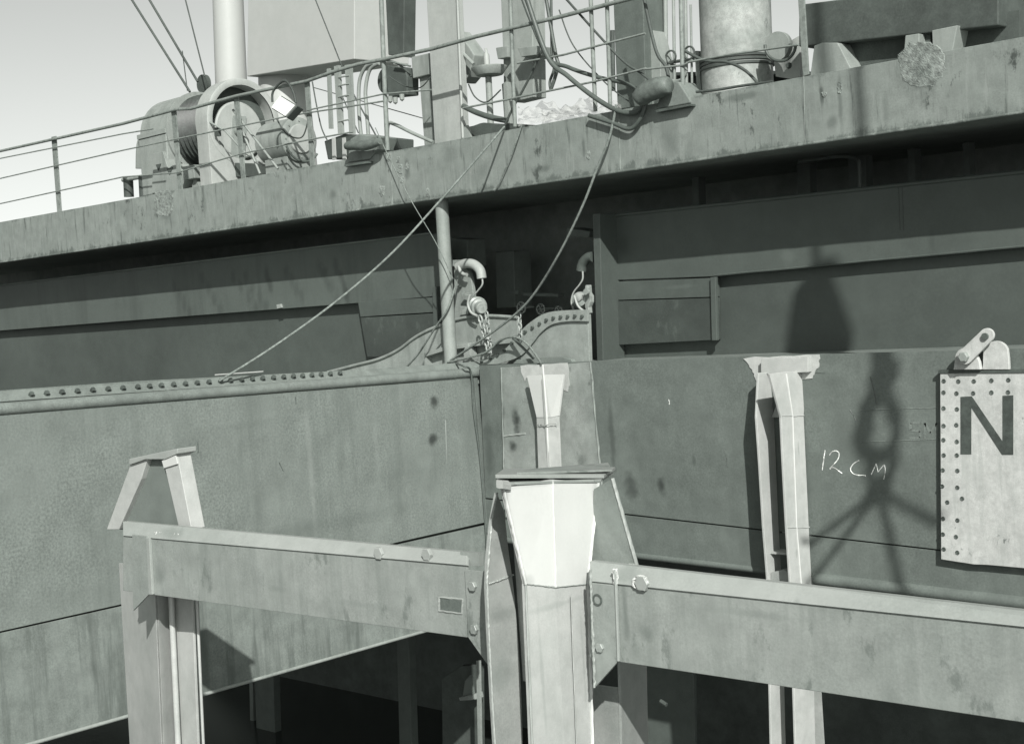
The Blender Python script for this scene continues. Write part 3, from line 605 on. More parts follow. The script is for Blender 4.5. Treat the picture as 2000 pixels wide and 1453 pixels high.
tl = lambda x: 1030+.0900*(x-380); ml = lambda x: 1057+.0865*(x-380); bl = lambda x: 1160+.1360*(x-290)
T = beam('pale crossbeam left of the big front pile, with small recessed plate near its right end', 240, 912, tl, ml, bl, 'crossbeams of the front frame')
MB().prism(ys([(899, ml(899)), (936, ml(936)), (936, tl(936)), (899, tl(899))], YBm+.03), (0, .03, 0)).build('flange_end', m_beam, T)
CL = MB().prism(ys([(907, 1112), (945, 1116), (950, 1180), (955, 1302), (914, 1244), (911, 1180)], YBm-.014), (0, .012, 0)).build('end_cleat', m_beam, T, bevel=.002)
pieces('bolt', hexhead(.025, .018, 6), m_beam, CL, ys([(925, 1144), (928, 1228)], YBm-.014), smooth=30)
pieces('bolt', hexhead(.034, .014, 6), m_beamtop, T, ys([(741, 1080), (835, 1082)], YBm), smooth=30)
fr = MB()
for a, b in (((858, 1166), (904, 1170)), ((904, 1170), (902, 1198)), ((902, 1198), (858, 1192)), ((858, 1192), (858, 1166))):
    fr.tube([PY(a[0]+(b[0]-a[0])*k/6, a[1]+(b[1]-a[1])*k/6, YBm-.001) for k in range(7)], .006, 6, .3)
MP = MB().prism(ys([(860, 1168), (902, 1172), (900, 1196), (860, 1190)], YBm-.004), (0, .003, 0)).build('marking_plate', steel('dull marking plate', .12, .3, speck=.2), T)
fr.build('plate_rim', m_beamtop, MP)
MB().prism(ys([(285, 1050), (291, 1050), (297, 1161), (291, 1161)], YBm-.02), (0, .02, 0)).build('end_stiffener', m_beamtop, T, bevel=.003)
MB().prism(ys([(258, 1044), (286, 1047), (291, 1160), (260, 1192)], YBm-.016), (0, .014, 0)).build('end_cleat', m_beam, T, bevel=.002)
tr = lambda x: 1105+.1145*(x-1240); mr_ = lambda x: 1143+.1050*(x-1240); br = lambda x: 1293+.1500*(x-1215)
T = beam('pale crossbeam running right from the big front pile to the picture edge', 1152, 3400, tr, mr_, br, 'crossbeams of the front frame')
CL = MB().prism(ys([(1152, 1138), (1203, 1143), (1208, 1290), (1158, 1346), (1154, 1240)], YBm-.018), (0, .015, 0)).build('end_cleat', m_beam, T, bevel=.002)
MB().tube(ys([(1200, 1112), (1203, 1143), (1205, 1200), (1208, 1290)], YBm-.018), .007, 6, .2).build('cleat_edge', m_beamtop, T)
MB().tube([PY(1154+(y-1130)*.035, y, YBm-.024) for y in range(1112, 1345, 5)], .006, 6, .45).build('weld_bead', m_beamtop, T)
pieces('bolt', hexhead(.022, .014, 6), m_beam, CL, ys([(1173, 1264)], YBm-.018), smooth=30)
MB().lathe(PY(1167, 1171, YBm-.019), (0, -1, 0), [(-.005, .027), (.004, .027), (.004, .020), (-.002, .019), (-.002, .0005)], 16).build('bolt_hole', m_rust, CL, smooth=35)
pieces('bolt', hexhead(.036, .018, 6), m_beamtop, T, ys([(1256, 1138)], YBm-.005), smooth=30)
MB().tube([PY(1200+(y-1105)*.1, y, YBm-.012) for y in range(1110, 1146, 6)], .012, 6, .4).build('weld_bead', m_weld, T)
MB().tube([PY(1243+math.cos(a)*14+8, 1137+math.sin(a)*13, YBm-.01) for a in [k*math.pi/8 for k in range(16)]], .007, 6, .5, closed=True).build('weld_ring', m_weld, T)
# big front pile
XP = PY(1158, 1250, YBm+.135).x
T = thing('sheet_pile', 'big central H-shaped pile with brilliant white flared head, nearest the camera', 'pile', PX(1090, 1453, XP), 'flared piles of the front frame')
YF = 0
def fold(l, c, r, X, bulge): return [PX(l[0], l[1], X), PX(c[0], c[1], X)+V(bulge, 0, 0), PX(r[0], r[1], X)]
hl, hc, hr = (983, 952), (1076, 936), (1168, 943)
ml_, mc, mr2 = (1027, 1140), (1082, 1146), (1148, 1140)
bl_, bc, br2 = (1046, 1600), (1110, 1600), (1163, 1600)
A, B_, C_ = PX(*hl, XP), PX(*hc, XP)+V(.010, 0, 0), PX(*hr, XP)
D, E_, G = PX(*ml_, XP), PX(*mc, XP)+V(.010, 0, 0), PX(*mr2, XP)
H, I, J = PX(*bl_, XP), PX(*bc, XP)+V(.010, 0, 0), PX(*br2, XP)
MB().prism([A, B_, E_, D], (-.02, 0, 0)).build('flared_head', m_white, T)
MB().prism([B_, C_, G, E_], (-.02, 0, 0)).build('flared_head', m_white, T)
MB().prism([D-V(.004, 0, 0), E_-V(.004, 0, 0), I-V(.004, 0, 0), H-V(.004, 0, 0)], (-.02, 0, 0)).build('main_flange', m_pile, T)
MB().prism([E_-V(.004, 0, 0), G-V(.004, 0, 0), J-V(.004, 0, 0), I-V(.004, 0, 0)], (-.02, 0, 0)).build('main_flange', m_pile, T)
def bead(pts, r, par, mat=m_weld, jit=.35, n=24):
    q = []
    for a, b in zip(pts[:-1], pts[1:]):
        for k in range(n): q.append(a+(b-a)*k/n)
    q.append(pts[-1]); return MB().tube(q, r, 6, jit).build('weld_bead', mat, par)
bead([A, D], .008, T, m_white, .2); bead([D, H], .006, T, m_beamtop, .2); bead([C_, G, J], .008, T, m_white, .3); bead([B_+V(.002, 0, 0), E_+V(.002, 0, 0)], .004, T, m_white, .2)
bead([D, E_, G], .003, T, m_beamtop, .5)
q1, q2 = PX(1108, 1160, XP)+V(.022, 0, 0), PX(1122, 1500, XP)+V(.018, 0, 0); bead([q1, q2], .003, T, m_pileg, .3)
XP2 = XP-.27
lfl = [(971, 962), (986, 1000), (993, 1070), (1004, 1150), (1012, 1240), (1018, 1340), (1026, 1600), (976, 1600), (962, 1375), (955, 1240), (951, 1150), (952, 1100), (960, 1020)]
MB().prism(xs(lfl, XP2), (-.02, 0, 0)).build('back_flange', m_pileg, T, bevel=.003)
bead(xs([(971, 962), (960, 1020), (951, 1130), (955, 1240), (962, 1375), (976, 1600)], XP2), .006, T, m_beamtop, .2)
bead(xs([(955, 1140), (975, 1133), (1003, 1122)], XP2+.004), .004, T, m_beamtop, .5)
ywp = PX(1016, 1250, XP2).y
zt = PX(990, 1000, XP2).z; zb_ = PX(1030, 1600, XP2).z; zm = PX(1020, 1330, XP2).z
MB().box((XP2, ywp, zm), (XP-.02, ywp+.018, zt)).build('web', m_pileg, T)
MB().box((XP2, ywp+.10, zb_), (XP-.02, ywp+.118, zm)).build('web', m_pileg, T)
pieces('bolt', hexhead(.03, .02, 6), m_pile, T, [V((XP2+XP)/2+.02, ywp, PX(1022, yy, XP2).z) for yy in (1150, 1238, 1295)], smooth=30)
# fin plate on the beam
YFn = YBm+.20
fin = ys([(1160, 955), (1196, 934), (1244, 1106), (1150, 1106)], YFn)
MB().prism(fin, (0, .015, 0)).build('fin_plate', steel('burnished fin steel', .25, .2, speck=.08, rough=.45, scale=1.6), T)
bead([fin[1], fin[2]], .008, T, m_beamtop, .2); bead([fin[2], fin[3]], .012, T, m_weld, .5)
# cap plates
MB().prism([PX(980, 948, XP+.012), PX(1174, 941, XP+.012), PX(1198, 927, XP2), PX(968, 936, XP2)], (0, 0, .012)).build('cap_plate', m_beam, T, bevel=.002)
MB().prism([PX(968, 934, XP+.005), PX(1180, 934, XP-.01), PX(1202, 918, XP2-.03), PX(984, 922, XP2-.03)], (0, 0, .016)).build('cap_plate', m_beamtop, T, bevel=.002)
MB().prism([PX(1010, 927, XP-.03), PX(1196, 921, XP-.05), PX(1188, 907, XP2-.02), PX(1040, 919, XP2-.02)], (0, 0, .010)).build('cap_plate', m_beam, T, bevel=.002)
zq = PX(1076, 940, XP).z; ya = PX(980, 945, XP).y; yb = PX(1172, 940, XP).y
MB().tube([PX(976, 945, XP+.01), PX(992, 948, XP)], .022, 8, .3).build('weld_lump', m_pileg, T)
# sheet behind the pile foot, right of it
MB().prism([PY(1158, 1338, YBm+.30), PY(1206, 1344, YBm+.30), PY(1214, 1600, YBm+.30), PY(1166, 1600, YBm+.30)], (0, .02, 0)).build('rear_sheet', m_pileg, T)
MB().prism([PY(1206, 1290, YBm+.30), PY(1258, 1290, YBm+.62), PY(1264, 1600, YBm+.62), PY(1214, 1600, YBm+.30)], (0, .02, 0)).build('rear_sheet', m_pileg, T)

# left pile
T = thing('sheet_pile', 'left pile with open A-shaped head behind the left beam, at the picture edge', 'pile', PY(330, 1453, YBm+.2), 'flared piles of the front frame')
Yp = YBm+.20
MB().prism(ys([(284, 892), (322, 893), (353, 1034), (232, 1034)], Yp+.035), (0, .015, 0)).build('fin_plate', steel('grey fin steel', .20, .12, speck=.06, rough=.5), T)
MB().prism(ys([(318, 896), (345, 884), (374, 1034), (350, 1034)], Yp), (0, .10, 0)).build('head_strip', m_pile, T, bevel=.004)
MB().prism(ys([(255, 906), (290, 890), (276, 935), (232, 1034), (208, 1034)], Yp), (0, .10, 0)).build('head_strip', m_pile, T, bevel=.004)
MB().prism(ys([(252, 896), (346, 876), (346, 886), (322, 897), (284, 897), (252, 908)], Yp-.02), (0, .14, 0)).build('cap_plate', m_beamtop, T, bevel=.004)
MB().prism(ys([(316, 900), (342, 888), (346, 906), (320, 914)], Yp-.012), (0, .01, 0)).build('tie_plate', m_white, T)
bead(ys([(240, 1027), (352, 1032)], Yp+.09), .018, T, m_weld, .6)
bead(ys([(262, 1046), (300, 1042), (352, 1046)], YBm+.02), .010, T, m_weld, .9)
Ys = YBm+.20
def vsheet(x0, x1, y0, y1, t0, b0_, t1, b1_, mat, name):
    return MB().prism([PY(t0[0], t0[1], y0), PY(t1[0], t1[1], y1), PY(b1_[0], b1_[1], y1), PY(b0_[0], b0_[1], y0)], (0, .018, 0)).build(name, mat, T, bevel=.002)
vsheet(0, 0, Ys+.25, Ys, (232, 1100), (262, 1600), (300, 1100), (322, 1600), m_pile, 'sheet_facet')
vsheet(0, 0, Ys, Ys+.16, (300, 1100), (322, 1600), (328, 1100), (350, 1600), m_pile, 'sheet_facet')
MB().tube([PY(331, 1100, Ys+.10), PY(355, 1600, Ys+.10)], .02, 8).build('interlock', m_pile, T, smooth=60)
vsheet(0, 0, Ys+.14, Ys+.12, (336, 1100), (362, 1600), (372, 1100), (392, 1600), m_pile, 'sheet_facet')
vsheet(0, 0, Ys+.15, Ys+.30, (374, 1100), (394, 1600), (381, 1100), (401, 1600), m_beam, 'sheet_edge')
MB().tube([PY(384, 1160, Ys+.14), PY(404, 1600, Ys+.14)], .010, 8).build('interlock', m_pile, T, smooth=60)

# ------------------------------------------------------------------ under-hull structure
T = thing('underside_frame', 'dark steel framing and back wall in the deep shade below the hull', 'ship frame', V(-8, 14, .1))
wl = PY(-400, 1300, 14.5); wr = PY(2400, 1300, 14.5)
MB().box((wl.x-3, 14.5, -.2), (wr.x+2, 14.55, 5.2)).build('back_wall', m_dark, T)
MB().prism(ys([(773, 1180), (796, 1180), (808, 1600), (784, 1600)], 12.0), (0, .12, 0)).build('column', steel('shaded column paint', .10, .1), T, bevel=.006)
MB().prism(ys([(494, 1200), (530, 1200), (542, 1600), (506, 1600)], 12.4), (0, .12, 0)).build('column', steel('shaded column paint', .10), T, bevel=.006)
MB().prism(ys([(484, 1200), (490, 1200), (500, 1600), (493, 1600)], 12.6), (0, .05, 0)).build('column', m_dark2, T)
MB().prism(ys([(930, 1290), (936, 1290), (941, 1600), (936, 1600)], 11.2), (0, .03, 0)).build('pipe_strip', m_girder, T)
MB().prism(ys([(862, 1325), (900, 1300), (935, 1298), (938, 1600), (866, 1600)], 12.2), (0, .1, 0)).build('machine_casing', m_dark, T, bevel=.01)
MB().prism(ys([(896, 1362), (926, 1355), (928, 1366), (898, 1368)], 12.0), (0, .15, 0)).build('ledge', m_girder, T, bevel=.004)
MB().prism(ys([(908, 1330), (918, 1318), (922, 1356), (904, 1358)], 12.05), (0, .05, 0)).build('gusset', m_dark2, T)
MB().prism(ys([(1258, 1200), (1354, 1200), (1358, 1600), (1264, 1600)], 12.6), (0, .05, 0)).build('lit_panel', steel('shaded column paint', .10), T, bevel=.004)
MB().tube([PY(1290, 1368, 10.7), PY(1302, 1376, 10.7)], .02, 8).build('peg', m_dark, T)
for dx in (0,):
    pass

# ------------------------------------------------------------------ white name board with link
YS = YH-.06
T = thing('name_board', 'white scraped board with black letter N and two columns of bolt holes, at the right', 'sign', PY(1930, 1100, YS))
BD = MB().prism(ys([(1836, 729), (2140, 727), (2140, 1122), (1930, 1103), (1902, 1102), (1838, 1092)], YS), (0, .03, 0)).build('board', m_board, T, bevel=.003)
MB().prism(ys([(1832, 723), (2140, 721), (2140, 727), (1832, 729)], YS-.01), (0, .07, 0)).build('top_edge', m_rust, T)
Z3 = lambda a, b: (1200+.37*a, 660+.37*b)
hol = [(1735, 230), (1733, 290), (1735, 372), (1730, 462), (1730, 540), (1733, 620), (1730, 700), (1727, 780), (1750, 865), (1728, 955), (1730, 1035), (1732, 1112),
       (1808, 232), (1800, 292), (1803, 378), (1800, 462), (1800, 545), (1802, 620), (1803, 700), (1803, 787), (1830, 848), (1805, 962), (1800, 1050), (1803, 1135), (1895, 228), (1890, 292), (1985, 226), (1982, 290), (2075, 224), (2072, 288)]
rr_ = random.Random(4)
hm = MB().lathe((0, 0, 0), (0, -1, 0), [(-.003, .017), (.003, .017), (.005, .014), (.001, .011), (.001, .0005)], 14)
pieces('bolt_hole', hm, m_rust, BD, [PY(*Z3(a+6+rr_.uniform(-3, 3), b+rr_.uniform(-3, 3)), YS-.001) for a, b in hol])
m = MB()
m.prism(ys([(1876, 775), (1898, 774), (1958, 862), (1958, 773), (1979, 772), (1979, 888), (1957, 888), (1897, 796), (1897, 887), (1876, 887)], YS-.003), (0, .002, 0))
m.build('letter', m_black, BD, label='black capital letter N')
T = thing('shackle_link', 'pale steel link plate with bolt, slanting up from the top of the white board', 'shackle', PY(1884, 722, YS-.05))
def ringpts(c, r, n=20, a0=0, a1=360): return [(c[0]+r*math.cos(math.radians(a0+(a1-a0)*k/n)), c[1]+r*math.sin(math.radians(a0+(a1-a0)*k/n))) for k in range(n+1)]
arm = ringpts((1884, 697), 15, 12, 45, 225) + ringpts((1927, 655), 14, 12, 225, 405)
MB().prism(ys(arm, YS-.10), (0, .025, 0)).build('link_plate', m_board, T, bevel=.004)
MB().lathe(PY(1884, 697, YS-.10), (0, -1, 0), [(-.02, .040), (.03, .040), (.035, .032), (.035, .001)], 6).build('bolt', m_gear, T, smooth=30)
MB().lathe(PY(1925, 657, YS-.10), (0, -1, 0), [(-.02, .026), (.02, .026), (.02, .001)], 12).build('bolt', m_rust, T, smooth=30)
lug = [(1862, 722), (1864, 708)] + ringpts((1886, 700), 21, 12, 190, 330) + [(1912, 706), (1915, 722)]
MB().prism(ys(lug, YS-.055), (0, .04, 0)).build('lug', m_board, T, bevel=.004)
lug = [(1919, 722), (1920, 690)] + ringpts((1945, 690), 24, 12, 200, 340) + [(1970, 700), (1971, 722)]
MB().prism(ys(lug, YS-.02), (0, .03, 0)).build('lug', m_board, T, bevel=.004)

# ------------------------------------------------------------------ crane tackle hanging in front, above the view (its shadow falls on hull and wall)
TS = 8.5
def sh(px, py, Y): return PY(px, py, Y) + SUN*TS
base = sh(1722, 900, YH)
T = thing('crane_block', 'crane hook block with splayed wire sling hanging from a rope before the hull', 'crane hook', base)
dz = V(0, 0, 0)
def wall_z(px, py):
    p = PY(px, py, YW+.1); t = (cy_-p.y)/SUN.y; return p.z+SUN.z*t
cy_ = base.y
cx, cy = base.x+.06, base.y
def cyl(m, z0, z1, ra, rb, n=20, c=(None, None)):
    x, y = (cx if c[0] is None else c[0]), (cy if c[1] is None else c[1])
    m.tube([V(x, y, z0), V(x, y, z1)], [ra, rb], n)
zt = wall_z(1617, 545)
mpp = .0046
zc = wall_z(1640, 690)
m = MB(); m.lathe((cx, cy, 0), (0, 0, 1), [(zc-.12, .001), (zc-.12, .235), (zc, .25), (zt-.04, .135), (zt, .10), (zt, .001)], 28)
m.build('ball_weight', m_gear, T, smooth=40)
m = MB(); cyl(m, zt-.05, zt+9, .032, .032, 12); m.build('hoist_rope', m_wire, T, smooth=60)
z70 = sh(1722, 700, YH).z
m = MB(); cyl(m, z70-.10, zc-.1, .07, .085); cyl(m, z70-.20, z70-.1, .09, .10); cyl(m, z70-.34, z70-.20, .045, .06); m.build('swivel', m_gear, T, smooth=40)
rd = (SUN.cross(ZV)).normalized()*-1   # sideways direction seen along the sun
side = V(1, 0, 0)
def hk(px, py): # point in the hook's plane whose shadow falls on that place of the hull
    return sh(px, py, YH)
hook = [(1722, 758), (1735, 782), (1748, 812), (1750, 850), (1738, 880), (1715, 892), (1690, 880), (1680, 852), (1688, 825)]
MB().tube(catmull([hk(*p) for p in hook], 5), [.05]*12+[.035]*9+[.055]*20, 12).build('hook', m_gear, T, smooth=60)
MB().tube(catmull([hk(*p) for p in ((1712, 765), (1698, 790), (1690, 822), (1688, 850))], 5), .062, 12).build('hook_cheek', m_gear, T, smooth=60)
MB().tube(catmull([hk(*p) for p in ((1745, 880), (1744, 905), (1735, 935), (1722, 958))], 5), .035, 10).build('sling_eye', m_wire, T, smooth=60)
MB().tube(catmull([hk(*p) for p in ((1700, 890), (1698, 915), (1704, 940), (1716, 958))], 5), .032, 10).build('sling_eye', m_wire, T, smooth=60)
MB().lathe(hk(1716, 958), (.3, 0, 1), [(-.10, .001), (-.08, .07), (0, .09), (.08, .07), (.10, .001)], 14).build('sling_ring', m_gear, T, smooth=60)
for e in ((1592, 1052), (1600, 1112), (1757, 1135), (1832, 1022)):
    a = hk(1717, 958); b = hk(*e); MB().tube([a, a+(b-a)*.5+V(0, 0, -.01), b+(b-a)*.35*(0 if e[0] > 1800 else 1)], .028, 8).build('sling_leg', m_wire, T, smooth=60)

# ------------------------------------------------------------------ ropes in view
def rope(name, label, pts, r, mat=m_rope, cat='rope', group=None, n=8):
    q = catmull(pts, 10)
    o = MB().tube(q, r, n).build(name, mat, None, base=Vector(q[-1]), smooth=60); tag(o, label, cat, group); return o
dB = lambda px, py, Y: (PY(px, py, Y)-EYE).dot(Fw)
dA0 = dB(985, 248, YB-.05); eA = PX(428, 744, XLF-.1); dA1 = (eA-EYE).dot(Fw)
rope('mooring_line', 'long slack line slanting from the deck edge down left to the bolted gunwale', [PY(985, 248, YB-.04), PD(935, 306, dA0-.3), PD(860, 392, dA0-.6), PD(762, 498, dA0-1.0), PD(650, 594, (dA0+dA1)/2-.4), PD(530, 680, dA1+.2), eA], .011)
rope('mooring_line', 'line curving from the hose loop on the deck down to the foot of the pillar', [PY(1204, 205, YB-.05), PY(1190, 270, YB-.08), PY(1166, 330, YB-.10), PY(1138, 402, YB-.12), PY(1094, 492, YB-.1), PY(1045, 572, YB), PY(1002, 618, YB+.05), PY(940, 664, YB+.05), PY(874, 708, YB+.1)], .0125)
rope('thin_line', 'thin line from the rail down across the deck edge, ending behind the pillar', [PY(733, 250, YB-.06), PY(762, 312, YB-.10), PY(803, 392, YB-.15), PY(850, 472, YB-.05), PY(885, 545, YB+.05)], .005)
rope('thin_line', 'short thin line over the deck edge, modelled in place of a rope shadow', [PY(1020, 243, YB-.03), PY(1000, 300, YB-.05), PY(970, 368, YB-.03), PY(966, 372, YB+.05)], .007)  # solid line modelled where a rope's shadow crosses the edge plate
rope('slack_line', 'line looping over the curved bolted plates to the corner plate', [PY(874, 708, 10.36), PY(945, 690, 10.30), PY(975, 666, 10.28), PY(1003, 658, 10.26), PY(1030, 672, 10.22), PY(1058, 710, 10.15)], .012)
rope('slack_line', 'second slack line crossing the bolted plates toward the corner', [PY(1002, 660, 10.34), PY(1022, 680, 10.30), PY(1042, 700, 10.28)], .014, m_hose)
rope('slack_line', 'dark cable hanging down the corner groove beside the corner plate', [PY(884, 712, 10.16)+V(0, 0, .02), PX(905, 715, XLF+.06), PX(920, 728, XLF+.06), PX(925, 800, XLF+.03), PX(938, 900, XLF+.03), PX(949, 1040, XLF+.03), PX(953, 1120, XLF+.03)], .010, m_hose)
rope('slack_line', 'thin line running behind the pillar down to the left gunwale', [PY(895, 540, 10.60), PY(876, 600, 10.36), PY(850, 640, 10.35), PY(818, 690, 10.4), PY(795, 716, 10.45)], .010)

exec_deck = True
# ------------------------------------------------------------------ railing on the deck edge
YR = YB+.04
T = thing('ship_railing', 'bent weathered railing along the deck edge, from the winch to the box column', 'railing', PY(600, 326, YR))
MB().tube([PY(a, b, YR-.03) for a, b in ((-100, 318), (240, 242), (345, 214), (372, 213), (462, 188), (600, 159), (650, 141), (700, 126), (752, 116), (845, 96), (930, 72), (1100, 32), (1300, -20))], .020, 10, .05).build('top_rail', m_rail, T, smooth=60)
for pts in ([(-100, 372), (240, 294), (345, 272), (462, 248), (560, 228), (600, 221), (750, 198)], [(-100, 420), (240, 346), (345, 338), (470, 301), (600, 274), (690, 258)], [(600, 216), (750, 184), (842, 176)],
            [(-100, 330), (240, 262), (300, 252)]):
    MB().tube([PY(a, b, YR-.025) for a, b in pts], .009, 8, .05).build('mid_rail', m_rail, T, smooth=60)
for (a, b, c, d, wd) in ((334, 218, 348, 372, 9), (456, 190, 471, 350, 9), (594, 158, 606, 330, 9), (100, 268, 112, 420, 9)):
    MB().prism(ys([(a, b), (a+wd, b-2), (c+wd-1, d), (c, d+2)], YR), (0, .015, 0)).build('stanchion', m_rail, T, bevel=.002)
MB().tube([PY(743, -40, YR), PY(749, 116, YR), PY(757, 294, YR)], .026, 12, .03).build('stanchion', m_rail, T, smooth=60)
for pts in ([(455, 215), (543, 330)], [(470, 248), (508, 340)]):
    MB().tube([PY(a, b, YR+.1) for a, b in pts], .015, 8).build('brace', m_gear, T, smooth=60)
T = thing('ship_railing', 'rickety railing between the box column and the right-hand drum', 'railing', PY(1100, 232, YR))
for a, b, c, d in ((995, -40, 1006, 248), (1152, -40, 1163, 218), (1184, -40, 1192, 210), (1329, -40, 1334, 190)):
    MB().tube([PY(a, b, YR), PY(c, d, YR)], .020, 10, .03).build('stanchion', m_rail, T, smooth=60)
MB().prism(ys([(1556, -40), (1568, -40), (1579, 146), (1568, 150)], YR), (0, .02, 0)).build('stanchion', m_rail, T, bevel=.002)
for pts in ([(904, 212), (1000, 193), (1160, 160), (1262, 134)], [(1010, 124), (1100, 108), (1160, 92), (1260, 66)], [(1344, 122), (1420, 108), (1560, 88)], [(1258, 136), (1335, 128), (1352, 118)], [(752, 118), (802, 130)]):
    MB().tube([PY(a, b, YR-.02) for a, b in pts], .010, 8, .05).build('mid_rail', m_rail, T, smooth=60)

# ------------------------------------------------------------------ winch
c = PY(477, 240, 11.5); k = .0070
T = thing('mooring_winch', 'large hooded winch with wound wire rope drum behind the left railing', 'winch', V(c.x-.8, c.y, c.z-.9))
DH = MB().lathe(c, (-1, 0, 0), [(0, .50), (-.012, .56), (.0, .585), (.27, .585), (.27, .50), (.02, .50)], 48).build('drum_hood', m_gearl, T, smooth=40)
MB().lathe(c+V(-.20, 0, 0), (-1, 0, 0), [(0, .0005), (0, .50), (.05, .50)], 48).build('hood_back_plate', m_geard, DH, smooth=40)
SD = MB().lathe(c+V(-.13, 0, -.08), (-1, 0, 0), [(-.02, .0005), (-.02, .36), (0, .38), (.05, .38)], 36).build('side_disc', m_gearl, T, smooth=40)
MB().lathe(c+V(-.05, -.05, -.10), (-1, 0, 0), [(-.10, .0005), (-.10, .06), (.0, .075), (.1, .075)], 24).build('axle_hub', m_gear, SD, smooth=40)
MB().prism([c+V(-.08, .1, .1), c+V(-.08, -.1, .1), c+V(-.08, -.25, -.85), c+V(-.08, -.02, -.85)], (-.03, 0, 0)).build('support_arm', m_gear, T)
arc = [c+V(-.004, .585*math.cos(a), .585*math.sin(a)) for a in [math.pi*k/16+math.pi for k in range(17)]]
MB().prism([c+V(-.004, -.583, -.02)]+[c+V(-.004, .50*math.cos(a), .50*math.sin(a)) for a in [math.pi+math.pi*k/20 for k in range(21)]]+[c+V(-.004, .583, -.02), c+V(-.004, .583, -.95), c+V(-.004, -.583, -.95)], (-.26, 0, 0)).build('side_frame', m_gearl, T, bevel=.006)

dc = c+V(-.28, 0, 0)
prof = [(0, .40)]
for i in range(7): prof += [(.02+i*.094, .43), (.067+i*.094, .50)]
prof += [(.70, .44)]
MB().lathe(dc, (-1, 0, 0), prof, 40).build('wire_rope_coil', m_wire, T, smooth=25)
MB().lathe(dc+V(-.70, 0, 0), (-1, 0, 0), [(0, .3), (0, .56), (.03, .56), (.03, .3)], 40).build('drum_flange', m_gear, T, smooth=40)
hz = dc+V(-.74, 0, 0)
MB().lathe(hz, (-1, 0, 0), [(0, .001), (0, .54), (.66, .54), (.66, .001)], 40).build('brake_housing', m_gear, T, smooth=40)
MB().box(hz+V(0, -.56, -.80), hz+V(-.68, .5, -.02)).build('gear_casing', m_gear, T, bevel=.012)
MB().box(hz+V(.01, -.575, -.02), hz+V(-.69, -.50, .04)).build('casing_rim', m_gear, T)
MB().box(c+V(-.4, -.58, -.70), c+V(-1.3, -.40, -.52)).build('cross_tie', m_gear, T, bevel=.01)
for dx in (-.35, -1.45):
    for e in (-.16, .16):
        b = c+V(dx+e, -.5, -.95); MB().prism([b+V(-.14, 0, 0), b+V(.14, 0, 0), b+V(0, 0, .34)], (0, .5, 0)).build('foot', m_gear, T)
MB().box(c+V(.2, -.6, -1.05), c+V(-2.0, .5, -.93)).build('bed_plate', m_gear, T)
T = thing('winch_motor', 'round grey electric motor with blank end disc, right of the winch hood', 'motor', PY(585, 330, 11.0))
c2m = PY(586, 272, 10.95)
MC = MB().lathe(c2m, (-1, 0, 0), [(0, .001), (0, .24), (.02, .27), (.55, .27), (.57, .2), (.57, .001)], 40).build('casing', m_gear, T, smooth=40)
MB().lathe(c2m+V(.004, 0, 0), (-1, 0, 0), [(-.02, .001), (-.02, .17), (0, .18), (.01, .18)], 36).build('end_disc', m_gearl, T, smooth=40)
MB().tube([c2m+V(.05, -.27*math.cos(t), -.28*math.sin(t)) for t in [math.radians(a) for a in range(20, 150, 10)]], .014, 8).build('cable', m_hose, T, smooth=60)
MB().box(c2m+V(-.05, -.18, -.5), c2m+V(-.5, .2, -.2)).build('plinth', m_gear, T, bevel=.01)
for a in range(0, 360, 45):
    MB().lathe(c2m+V(0, .22*math.cos(math.radians(a)), .22*math.sin(math.radians(a))), (1, 0, 0), [(0, .010), (.012, .010), (.012, .001)], 6).build('bolt', m_gear, MC)
# small gear at far left
T = thing('fairlead', 'small rounded fairlead horn left of the winch, at the picture edge', 'fairlead', PY(285, 330, 11.0))
MB().prism(ys(c2([(264, 330), (266, 282), (276, 262), (290, 260), (298, 280), (300, 330)]), 11.0), (0, .3, 0)).build('horn', m_gear, T, bevel=.01)
MB().lathe(PY(283, 266, 10.99), (0, -1, 0), [(0, .03), (.01, .03), (.01, .001)], 14).build('eye', m_bright, T)
T = thing('bollard', 'stubby double bollard low behind the rail at the far left', 'bollard', PY(270, 372, 11.0))
for x in (252, 282): MB().tube([PY(x, 385, 11.0), PY(x-2, 345, 11.0)], .07, 16).build('post', m_geard, T, smooth=60)
MB().tube([PY(240, 352, 10.98), PY(292, 343, 10.98)], .03, 10).build('crossbar', m_gear, T, smooth=60)

# lamp on the rail
T = thing('flood_lamp', 'tilted floodlight with bright white glass hung on the rail beside the winch hood', 'lamp', PY(552, 216, YR-.1))
q = [PY(530, 210, YR-.34), PY(547, 188, YR-.28), PY(576, 206, YR-.26), PY(557, 227, YR-.32)]
n_ = (q[1]-q[0]).cross(q[2]-q[0]).normalized(); n_ = n_ if n_.y > 0 else -n_
MB().prism(q, n_*.02).build('glass', m_mirror, T)
MB().prism([p+n_*.021+(p-sum(q, V(0, 0, 0))/4)*.12 for p in q], n_*.12).build('housing', m_geard, T, bevel=.01)
MB().tube([PY(a, b, YR-.08) for a, b in c2([(532, 200), (534, 178), (556, 158), (572, 178), (578, 202)])], .014, 8).build('bracket', m_geard, T, smooth=60)

